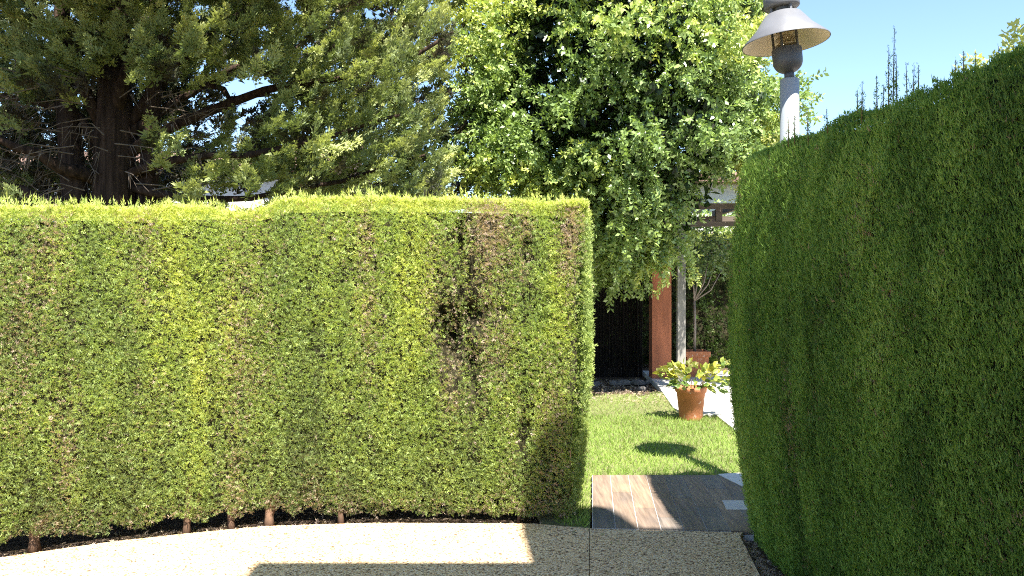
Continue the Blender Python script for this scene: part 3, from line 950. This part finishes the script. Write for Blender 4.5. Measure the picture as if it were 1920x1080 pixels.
for r, row in enumerate(MAP):
    for c, ch in enumerate(row):
        x0, y0 = c * 60 - 10, ROWS[r]
        n = {'#': 20, '+': 9, 'd': 14, '.': 2}[ch]
        for _ in range(n):
            px, py = x0 + random.uniform(-8, 68), y0 + random.uniform(-8, 53)
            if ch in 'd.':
                d = random.uniform(9.2, 11.5); t = random.uniform(-.15, .15)  # dead brown tint, also standing in for shade inside the crown
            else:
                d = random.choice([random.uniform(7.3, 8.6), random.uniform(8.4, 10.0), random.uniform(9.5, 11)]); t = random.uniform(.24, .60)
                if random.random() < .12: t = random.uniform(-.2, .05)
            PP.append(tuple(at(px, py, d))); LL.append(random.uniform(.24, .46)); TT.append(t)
# boughs over the front that shade the bare limbs
for _ in range(240):
    PP.append(tuple(at(random.uniform(-140, 560), random.uniform(-230, -45), random.uniform(6.8, 8.3)))); LL.append(random.uniform(.45, .65)); TT.append(random.uniform(.25, .55))
# the far side of the crown, tinted dark to stand for shade
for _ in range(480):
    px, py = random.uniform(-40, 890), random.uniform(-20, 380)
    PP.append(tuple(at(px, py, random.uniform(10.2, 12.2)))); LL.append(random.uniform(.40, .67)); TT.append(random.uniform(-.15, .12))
# the crown above and beside the frame
for _ in range(420):
    th = random.uniform(0, 2 * math.pi); rr = random.uniform(.8, 3.9)
    z = random.uniform(5.1, 7.4) - 0.25 * rr
    PP.append((TX + rr * math.cos(th), TY + rr * math.sin(th) * .8, z)); LL.append(random.uniform(.69, .95)); TT.append(random.uniform(.2, .5))
for _ in range(160):
    PP.append((TX - random.uniform(1.6, 4.0), TY + random.uniform(-1.5, 2), random.uniform(2.6, 5.5))); LL.append(random.uniform(.6, .9)); TT.append(random.uniform(.1, .5))
KEEP = [k for k in range(len(PP)) if not in_gap(PP[k])[0] and not (LL[k] > .68 and PP[k][0] > -6 and in_gap(PP[k])[1] > -30)]
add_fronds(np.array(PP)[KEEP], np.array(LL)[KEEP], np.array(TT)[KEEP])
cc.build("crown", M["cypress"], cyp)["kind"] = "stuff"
# bare grey twigs and drooping dead sprays in the shaded heart of the tree
tw = []
for _ in range(90):
    px, py, d = random.uniform(-20, 380), random.uniform(130, 370), random.uniform(7.9, 9.4)
    a = at(px, py, d)
    s = -1 if px < 210 else 1
    b = a + Vector((s * random.uniform(.2, .7), random.uniform(-.2, .2), random.uniform(-.22, .18)))
    m = a.lerp(b, .5) + Vector((0, 0, random.uniform(0, .08)))
    tw.append(tube([a, m, b], [.007, .005, .0015], 4))
    for _k in range(5):
        q = a.lerp(b, random.uniform(.2, 1)); e = q + Vector((s * random.uniform(0, .12), random.uniform(-.08, .08), -random.uniform(.05, .2)))
        tw.append(tube([q, e], [.004, .001], 3))
mesh_obj("dry_twigs", *join(*tw), M["twig"], cyp)["kind"] = "stuff"

# ------------------------------------------------------------------ broadleaf tree over the far lawn
BX, BY = 0.90, 12.2
bt = empty("broadleaf_tree", (BX, BY, -0.06), "dense glossy-leaved tree with drooping branches over the far lawn", "tree")
parts = [tube([(BX, BY, -.1), (BX, BY, .6), (BX + .05, BY, 1.6), (BX + .25, BY, 2.8), (BX + .4, BY, 4.6), (BX + .5, BY, 6.8)], [.26, .19, .17, .15, .10, .03], 12)]
for k in range(11):
    a = k * 2.4; z = 1.9 + .38 * k
    s = Vector((BX + .06 * k, BY, z))
    e = s + Vector((math.cos(a) * 1.9, math.sin(a) * 1.6, 1.1 + .05 * k))
    parts.append(tube([s, s.lerp(e, .5) + Vector((0, 0, .25)), e], [.07, .045, .012], 7))
mesh_obj("trunk", *join(*parts), M["dark_bark"], bt, True)


def make_twig(seed, n=19):
    r = np.random.default_rng(seed)
    V, Fc, T, o = [], [], [], 0
    for k in range(n):
        y = (k + r.uniform(-.3, .3)) / n
        a = k * 2.4 + r.uniform(-.5, .5)
        d = np.array((math.cos(a) * .8, 0.55, math.sin(a) * .8)) + r.normal(0, .2, 3)
        d /= np.linalg.norm(d)
        L = r.uniform(.15, .24)
        nrm = np.cross(d, r.normal(size=3)); nrm /= np.linalg.norm(nrm)
        s = np.cross(d, nrm)
        w = L * .26
        b = np.array((0, y, 0.0))
        fold = nrm * w * .35
        q = [b, b + d * L * .5 + s * w + fold, b + d * L - nrm * L * .12, b + d * L * .5 - s * w + fold]
        V += q
        Fc += [(o, o + 1, o + 2, o + 3)]
        t = .3 + .55 * y + r.normal(0, .1)
        T += [t] * 4; o += 4
    return np.array(V), np.array(Fc), np.array(T)


TWIGS = [make_twig(200 + s) for s in range(8)]
bc = Cloud()


def add_twigs(cloud, P, D, L, tint, tw=TWIGS, gain=.35):
    R = frames(D)
    idx = rng.integers(0, len(tw), len(P))
    for q in range(len(tw)):
        m = idx == q
        cloud.add(tw[q], P[m] - norm(D[m]) * (L[m] * .5)[:, None], R[m], L[m], tint[m], gain)


# crown = many leafy boughs (blobs) with gaps between them
cen = np.array((1.62, 11.75, 4.75)); rad3 = np.array((2.40, 2.2, 3.5))
boughs = []
tries = 0
while len(boughs) < 150 and tries < 6000:
    tries += 1
    v = rng.normal(size=3); v /= np.linalg.norm(v)
    if v[1] > 0.55 and rng.random() < .4: continue
    rr = rng.uniform(.74, 1.0)
    c = cen + v * rad3 * rr
    if c[2] < 1.75: continue
    px = 960 + c[0] / c[1] * F; py = HZ - (c[2] - CAM_H) / c[1] * F
    if px > 1405 and py < 150: continue
    if px > 1265 and py > 315: continue
    if px > 1210 and py > 470: continue
    if any(np.linalg.norm((c - b) / np.array((1, 1, .8))) < .60 for b in boughs): continue
    boughs.append(c)
for (px, py, d) in ((1150, 470, 11.2), (1190, 440, 11.0), (1240, 450, 11.1), (1140, 520, 11.6), (1285, 330, 11.0), (1340, 290, 11.2), (1235, 480, 11.0), (1400, 285, 11.8), (1425, 250, 12.0), (1380, 60, 11.8), (1410, 15, 12.0), (1395, 145, 11.9), (1412, 215, 12.0), (1375, 190, 11.4), (1335, 120, 11.3),
                    (895, 180, 10.6), (885, 300, 10.5), (935, 235, 10.5), (905, 85, 10.5), (955, 305, 10.5), (900, 330, 11.0), (880, 240, 11.0), (930, 120, 10.8), (1000, 330, 10.8), (1060, 300, 10.6), (900, 20, 10.8), (1130, 350, 10.7), (1180, 505, 11.4), (1120, 410, 10.9), (1210, 395, 10.8)):
    boughs.append(np.array(at(px, py, d)))
for c in boughs:
    n = int(rng.integers(38, 58))
    v = norm(rng.normal(size=(n, 3))) * (rng.random((n, 1)) ** .45)
    P = c + v * np.array((.46, .44, .33))
    out = norm(P - cen)
    D = out * .7 + v * .8 + np.array((0, -.25, -.35)) + rng.normal(0, .3, (n, 3))
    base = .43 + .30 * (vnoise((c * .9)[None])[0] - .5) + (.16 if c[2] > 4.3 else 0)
    young = .22 if rng.random() < .12 else 0
    add_twigs(bc, P, D, rng.uniform(.26, .42, n), base + young + rng.normal(0, .07, n))
# inner leaves, shade put into a dark tint
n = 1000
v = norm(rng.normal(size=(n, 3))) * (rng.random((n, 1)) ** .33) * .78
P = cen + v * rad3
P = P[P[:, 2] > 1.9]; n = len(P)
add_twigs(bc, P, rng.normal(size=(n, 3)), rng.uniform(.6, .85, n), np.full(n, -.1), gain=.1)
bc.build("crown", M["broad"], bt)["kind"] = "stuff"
# separate pendulous twigs in front of the pillar
for (px, py, d, L) in ((1241, 490, 10.9, .62), (1250, 455, 10.9, .6), (1198, 490, 10.9, .40), (1215, 455, 10.9, .5), (1300, 505, 11.0, .18), (1228, 470, 10.9, .4)):
    pc = Cloud()
    a = at(px, py, d)
    n = 6
    P = np.array([tuple(a + Vector((random.uniform(-.05, .05), random.uniform(-.05, .05), -L * k / n * .7))) for k in range(n)])
    D = np.column_stack([rng.normal(0, .3, n), rng.normal(0, .3, n), np.full(n, -1.)])
    add_twigs(pc, P, D, np.full(n, .30), np.full(n, .72) + rng.normal(0, .1, n))
    pc.build("hanging_twig", M["broad"], bt)

# ------------------------------------------------------------------ pillar, pergola, screen
pil = mesh_obj("pillar", *box(2.20, 2.50, 12.55, 12.85, -0.05, 3.3), M["pillar"])
tag(pil, "square terracotta-coloured rendered pillar beside the dark opening", "pillar")
per = empty("pergola", (2.43, 11.5, 0.012), "weathered grey timber pergola post with cross rails near the terracotta pillar", "pergola")
mesh_obj("post", *box(2.365, 2.48, 11.42, 11.535, 0.008, 2.62), M["timber"], per)
mesh_obj("rail", *box(2.483, 6.2, 11.44, 11.50, 2.33, 2.40), M["dark_timber"], per)
mesh_obj("rail", *box(2.30, 6.2, 11.44, 11.50, 2.58, 2.66), M["dark_timber"], per)
for x in (2.92, 3.7, 4.5):
    mesh_obj("upright", *box(x, x + .09, 11.445, 11.495, 2.403, 2.577), M["dark_timber"], per)
mesh_obj("post", *box(6.09, 6.2, 11.505, 11.61, 0.008, 2.62), M["timber"], per)
for x in (2.6, 3.5, 4.4, 5.3):
    mesh_obj("rafter", *box(x, x + .07, 11.3, 14.0, 2.663, 2.76), M["dark_timber"], per)
mesh_obj("back_beam", *box(2.3, 6.2, 13.9, 13.97, 2.57, 2.66), M["dark_timber"], per)
mesh_obj("post", *box(2.55, 2.66, 13.88, 13.99, 0.008, 2.567), M["timber"], per)
mesh_obj("post", *box(6.09, 6.2, 13.88, 13.99, 0.008, 2.567), M["timber"], per)

scr = empty("reed_screen", (0.6, 13.3, -0.06), "dark upright reed screen in deep shade under the tree", "screen")
V, Fc = [], []
x = -2.6
while x < 2.16:
    w = random.uniform(.014, .03); y = 13.3 + random.uniform(-.012, .012)
    v, f = tube([(x, y, -.06), (x + random.uniform(-.012, .012), y, random.uniform(1.9, 2.05))], [w * .5, w * .42], 5)
    V, Fc = join((V, Fc), (v, f)) if V else (list(v), list(f))
    x += w * 1.02
mesh_obj("reeds", V, Fc, M["reed"], scr)["kind"] = "stuff"
for z in (.4, 1.0, 1.6):
    mesh_obj("batten", *box(-2.6, 2.16, 13.33, 13.36, z, z + .04), M["reed"], scr)

# stones along the shaded edge of the lawn
edge = empty("stone_edging", (1.3, 12.2, -0.01), "row of flat grey stones along the shaded far lawn edge", "stones")
for (px, py, w) in ((1118, 714, .24), (1150, 712, .16), (1168, 711, .30), (1196, 711, .26), (1203, 723, .20), (1214, 711, .12), (1106, 712, .18)):
    d = 2400 / (py + 4 - 520)
    c = at(px, py, d)
    V, Fc = lathe([(.6, 0), (1.0, .25), (.95, .6), (.6, .95), (.1, 1.0)], 9)
    a = random.uniform(0, 3)
    V = [(c.x + (v[0] * math.cos(a) * .5 + v[1] * .32 * math.sin(a)) * w * random.uniform(.85, 1.1), c.y + v[1] * w * .4 * random.uniform(.85, 1.1), -.06 + v[2] * .085) for v in V]
    mesh_obj("stone", V, Fc, M["stone"], edge, False)

# ------------------------------------------------------------------ potted plants
PX, PY = 2.03, 9.08
pp = empty("potted_plant", (PX, PY, -0.012), "bushy yellow-green plant in a round terracotta pot on the lawn edge", "potted plant")
pot = mesh_obj("pot", *lathe([(.125, -.012), (.128, 0), (.160, .30), (.175, .302), (.180, .345), (.178, .36), (.155, .36), (.150, .30)], 32, (PX, PY), True, False), M["pot"], pp, True)
mesh_obj("potting_soil", *lathe([(.152, .31), (.152, .318)], 24, (PX, PY)), M["soil"], pp)
LM = []
for nme, c in (("green", (0.13, 0.21, 0.04)), ("yellow", (0.42, 0.40, 0.05)), ("lime", (0.30, 0.36, 0.07)), ("cream", (0.52, 0.50, 0.22))):
    m, nt, b = new_mat("variegated_leaf_" + nme)
    n_ = noise(nt, coords(nt), 30, 2)
    r_ = ramp(nt, [(.35, tuple(x * .75 for x in c)), (.65, c)])
    nt.links.new(n_.outputs[0], r_.inputs[0]); nt.links.new(r_.outputs[0], b.inputs["Base Color"])
    b.inputs["Roughness"].default_value = .5
    t = nt.nodes.new("ShaderNodeBsdfTranslucent"); nt.links.new(r_.outputs[0], t.inputs["Color"])
    mx = nt.nodes.new("ShaderNodeMixShader"); mx.inputs[0].default_value = .3
    nt.links.new(b.outputs[0], mx.inputs[1]); nt.links.new(t.outputs[0], mx.inputs[2]); nt.links.new(mx.outputs[0], nt.nodes["Material Output"].inputs["Surface"])
    me = bpy.data.meshes.new("leaf")
    me.from_pydata([(0, 0, 0), (.30, .28, .07), (.36, .6, .06), (0, 1, -.08), (-.36, .6, .06), (-.30, .28, .07), (0, .3, 0), (0, .62, 0)], [],
                   [(0, 1, 6), (1, 2, 7, 6), (2, 3, 7), (0, 6, 5), (6, 7, 4, 5), (7, 3, 4)])
    me.materials.append(m); LM.append(me)
stems, leaves = [], []
ctr = Vector((PX, PY, .36))
MOUND = [(0.0, .47, .28, .26, .16, 150), (-.19, .49, .16, .17, .11, 56), (.27, .43, .18, .18, .14, 64), (.28, .55, .07, .07, .04, 10), (.38, .62, .06, .06, .035, 12)]
for (mx_, mz_, rx_, ry_, rz_, cnt) in MOUND:
    mc = Vector((PX + mx_, PY, mz_))
    stems.append(tube([(PX + mx_ * .2, PY, .31), (PX + mx_ * .7, PY - .02, mz_ - .04), mc], [.007, .005, .002], 5))
    for _ in range(cnt):
        v = Vector((random.gauss(0, 1), random.gauss(0, 1), random.gauss(.15, 1))).normalized()
        q = mc + Vector((v.x * rx_, v.y * ry_, v.z * rz_)) * random.uniform(.75, 1.05)
        if q.z < .33 and (q.xy - Vector((PX, PY))).length < .19: q.z = .37
        leaves.append((q, random.choice([1, 1, 2, 2, 2, 3]) if v.z > -.1 else random.choice([0, 0, 2])))
mesh_obj("stems", *join(*stems), M["twig"], pp)
for q, mi in leaves:
    o = bpy.data.objects.new("leaf", LM[mi])
    link(o, pp)
    out = (q - Vector((PX, PY, .35))).normalized() + Vector((random.uniform(-.7, .7), random.uniform(-.7, .7), random.uniform(-.3, .6)))
    o.rotation_mode = 'QUATERNION'
    out.z -= .25
    o.rotation_quaternion = out.to_track_quat('Y', 'Z') @ Quaternion((0, 1, 0), random.uniform(-1.3, 1.3))
    o.location = q
    sc_ = random.uniform(.06, .095)
    o.scale = (sc_, sc_, sc_)

QX, QY = 2.96, 12.9
pt = empty("potted_tree", (QX, QY, 0.012), "slender forked sapling in a square terracotta planter in shade", "potted tree")
qp = []
for z, r in ((.012, .15), (.33, .175), (.335, .195), (.42, .20), (.42, .165), (.36, .16)):
    qp.append([(QX + sx * r, QY + sy * r, z) for sx, sy in ((-1, -1), (1, -1), (1, 1), (-1, 1))])
V = [p for ring in qp for p in ring]
Fc = [(i * 4 + k, i * 4 + (k + 1) % 4, i * 4 + 4 + (k + 1) % 4, i * 4 + 4 + k) for i in range(5) for k in range(4)] + [(3, 2, 1, 0)]
mesh_obj("planter", V, Fc, M["pot"], pt)
mesh_obj("potting_soil", *box(QX - .158, QX + .158, QY - .158, QY + .158, .37, .38), M["soil"], pt)
s = Vector((QX - .02, QY, .37))
fk = Vector((QX - .02, QY, 1.22))
parts = [tube([s, s.lerp(fk, .5) + Vector((.01, 0, 0)), fk], [.026, .022, .02], 8)]
for (dx, dz, b) in ((.36, .62, -.05), (.22, .66, -.04), (-.12, .5, .02), (.45, .5, -.08), (.05, .75, 0)):
    e = fk + Vector((dx, random.uniform(-.1, .1), dz))
    parts.append(tube([fk, fk.lerp(e, .5) + Vector((.04, 0, b)), e], [.014, .011, .005], 6))
mesh_obj("trunk", *join(*parts), M["grey_bark"], pt, True)
tc = Cloud()
n = 110
P = np.array((QX + .1, QY, 2.05)) + norm(rng.normal(size=(n, 3))) * (rng.random((n, 1)) ** .4) * np.array((.55, .4, .42))
add_twigs(tc, P, rng.normal(size=(n, 3)), rng.uniform(.2, .34, n), np.full(n, .2))
tc.build("crown", M["broad"], pt)["kind"] = "stuff"

# ------------------------------------------------------------------ boundary hedge, houses and far planting
def simple_hedge(name, x0, x1, y0, y1, h, label, mat, dens, tint, L=.16):
    e = empty(name, ((x0 + x1) / 2, (y0 + y1) / 2, -.06), label, "hedge")
    lp = Loop([(x0, y0 + .1), (x0 + .1, y0), ((x0 + x1) / 2, y0), (x1 - .1, y0), (x1, y0 + .1), (x1, y1 - .1), (x1 - .1, y1), ((x0 + x1) / 2, y1), (x0 + .1, y1), (x0, y1 - .1)])
    Hf = lambda p: np.full(len(p), h) + .06 * (vnoise(np.column_stack([p * 3, p[:, :1] * 0])) - .5)
    bf = lambda v: 0.0 * v
    build_hedge_core("shade_core", lp, Hf, bf, .1, .05, 5.0, [], .10, 0, e)
    c = Cloud()
    tf = lambda P, b, f: tint + .3 * f + .4 * np.clip((P[:, 2] - h + .25) / .25, 0, 1)  # sunlit top painted in: tint rises towards the crest
    p0 = lp.cum[int(np.argmin(np.linalg.norm(lp.P - np.array((x0, y0)), axis=1)))]
    hedge_foliage(c, lp, (0, lp.L), .0, dens, L, Hf, bf, .1, .05, 5.0, [], tf)
    top_growth(c, lp, [(x0, y0), (x1, y0)], [(x1, y1), (x0, y1)], int((x1 - x0) * 260), Hf, L, tint + .4)
    c.build("foliage", mat, e)["kind"] = "stuff"
    return e


simple_hedge("hedge", -3.2, 6.6, 14.6, 15.5, 2.36, "background hedge with a painted sunlit top behind the pergola", M["far_hedge"], 300, .26)


def house(name, x0, x1, y0, y1, eave, ridge, label, windows, ov=.35):
    h = empty(name, ((x0 + x1) / 2, (y0 + y1) / 2, -.06), label, "house")
    mesh_obj("wall", *box(x0, x1, y0, y1, -.06, eave), M["plaster"], h)
    ym = (y0 + y1) / 2
    V = [(x0 - ov, y0 - ov, eave + .003), (x1 + ov, y0 - ov, eave + .003), (x1 + ov, y1 + ov, eave + .003), (x0 - ov, y1 + ov, eave + .003),
         (x0 - ov, y0 - ov, eave + .12), (x1 + ov, y0 - ov, eave + .12), (x1 + ov, y1 + ov, eave + .12), (x0 - ov, y1 + ov, eave + .12), (x0 - ov, ym, ridge), (x1 + ov, ym, ridge)]
    roof = mesh_obj("roof", V, [(3, 2, 1, 0), (0, 1, 5, 4), (2, 3, 7, 6), (4, 5, 9, 8), (6, 7, 8, 9), (0, 4, 8, 7, 3), (1, 2, 6, 9, 5)], M["roof"], h)
    # rows of barrel tiles
    rows = []
    x = x0 - ov + .1
    while x < x1 + ov - .05:
        rows.append(tube([(x, y0 - ov - .02, eave + .125), (x, ym, ridge + .005)], [.075, .075], 6))
        x += .2
    mesh_obj("tile_rows", *join(*rows), M["roof"], roof, True)["kind"] = "stuff"
    for (wx, wz, ww, wh) in windows:
        w = mesh_obj("window", *box(wx, wx + ww, y0 - .03, y0 + .02, wz, wz + wh), M["dark_timber"], h)
        mesh_obj("pane", *box(wx + .07, wx + ww - .07, y0 - .037, y0 - .031, wz + .07, wz + wh - .07), M["glass"], w)
    return h


house("house", 3.2, 10.5, 17.5, 23, 3.65, 4.2, "low white house with clay roof glimpsed behind the pergola", [(4.9, 1.9, .8, 1.0), (7.2, 1.2, 1.0, 1.1)])
house("house", -14.5, -4.6, 19, 25, 4.1, 5.0, "white house glimpsed low between the cypress branches", [(-7.8, 2.2, 1.0, .9), (-11, 2.2, 1.0, .9)])


def shrub(name, c, r, n, label, mat, tint, L=(.2, .34), cat="shrub"):
    e = empty(name, (c[0], c[1], -.06), label, cat)
    st = []
    for k in range(7):
        a = k * .9
        st.append(tube([(c[0], c[1], -.08), (c[0] + math.cos(a) * r[0] * .3, c[1] + math.sin(a) * r[1] * .3, c[2] * .6), (c[0] + math.cos(a) * r[0] * .7, c[1] + math.sin(a) * r[1] * .7, c[2] + r[2] * .4)], [.035, .025, .008], 6))
    mesh_obj("stems", *join(*st), M["grey_bark"], e, True)
    cl = Cloud()
    v = norm(rng.normal(size=(n, 3)))
    P = np.array(c) + v * (rng.random((n, 1)) ** .4) * np.array(r)
    P = P[P[:, 2] > .05]
    add_twigs(cl, P, v[:len(P)] + rng.normal(0, .5, (len(P), 3)) + np.array((0, 0, .3)), rng.uniform(*L, len(P)), tint + rng.normal(0, .12, len(P)))
    cl.build("crown", mat, e)["kind"] = "stuff"
    return e


shrub("golden_shrub", (3.5, 11.0, 3.0), (.40, .5, .62), 260, "yellow-leaved shrub peeping out left of the lamp above the right hedge", M["gold"], .3)
shrub("flowering_shrub", (3.10, 4.9, 2.45), (.36, .32, .66), 240, "pale cream-leaved shrub peeping over the right hedge's far right top", M["gold"], .75, (.16, .26))
shrub("leafy_shrub", (4.15, 16.3, 2.55), (1.0, .4, .62), 150, "loose leafy shrub above the background hedge behind the pergola rails", M["broad"], .45, (.3, .5))
shrub("sunlit_shrub", (-7.6, 13.5, 1.9), (1.5, 1.0, 1.5), 420, "yellow-green shrub seen low beneath the cypress limbs at left", M["gold"], .1, (.3, .5))
shrub("sunlit_shrub", (-5.9, 14.5, 1.9), (.9, .8, 1.2), 260, "small yellow-green shrub seen just right of the cypress trunk", M["gold"], .1, (.3, .5))

# ------------------------------------------------------------------ the house behind the viewer, whose roof line and chimney shade the path
hh = empty("house", (2.6, -2.6, -.06), "white house behind the viewer shading the near path, upper storey opened for sky light", "house")
mesh_obj("wall", *box(-0.1, 3.3, -4.0, -1.15, -.06, 2.75), M["plaster"], hh)
mesh_obj("open_storey_floor", *box(-0.3, 4.3, -4.1, 0.95, 2.753, 2.95), M["plaster"], hh)  # storey left open so more sky light reaches the path
for x in (-0.3, 1.9, 4.1):
    for y in (-4.1, .70):
        mesh_obj("post", *box(x, x + .2, y, y + .2, 2.953, 6.3), M["plaster"], hh)
mesh_obj("roof", *box(-0.38, 4.4, -4.2, 1.05, 6.303, 6.5), M["roof"], hh)
arc = [(1.74 + .32 * math.copysign(abs(math.cos(a)) ** .6, math.cos(a)), 8.36 + .30 * math.sin(a) ** .7) for a in np.linspace(0, math.pi, 13)]
poly = [(1.20, 6.503), (2.06, 6.503)] + arc
V = [(x, .45, z) for x, z in poly] + [(x, 1.02, z) for x, z in poly]
nn = len(poly)
mesh_obj("chimney", V, [tuple(range(nn)), tuple(range(nn, 2 * nn))[::-1]] + [(i, nn + i, nn + (i + 1) % nn, (i + 1) % nn) for i in range(nn)], M["plaster"], hh)
mesh_obj("added_shade_tower", *box(2.75, 4.3, -1.0, 1.0, 6.506, 10.4), M["plaster"], hh)  # added out of view to keep sun off the right hedge
mesh_obj("added_shade_block", *box(2.063, 2.747, .75, 1.0, 6.503, 7.72), M["plaster"], hh)  # added unseen block that closes the sunlit gap beside the chimney shadow
for x in (4.0,):
    mesh_obj("post", *box(x, x + .2, .6, .8, -.06, 2.75), M["plaster"], hh)
d_ = mesh_obj("door", *box(1.15, 1.95, -1.147, -1.09, -.05, 2.1), M["dark_timber"], hh)
mesh_obj("handle", *box(1.22, 1.25, -1.087, -1.03, 1.0, 1.12), M["lamp_grey"], d_)
for x in (0.0, 2.0):
    w = mesh_obj("window", *box(x, x + 1.1, -1.147, -1.1, 1.0, 2.1), M["dark_timber"], hh)
    mesh_obj("pane", *box(x + .08, x + 1.02, -1.097, -1.09, 1.08, 2.02), M["glass"], w)
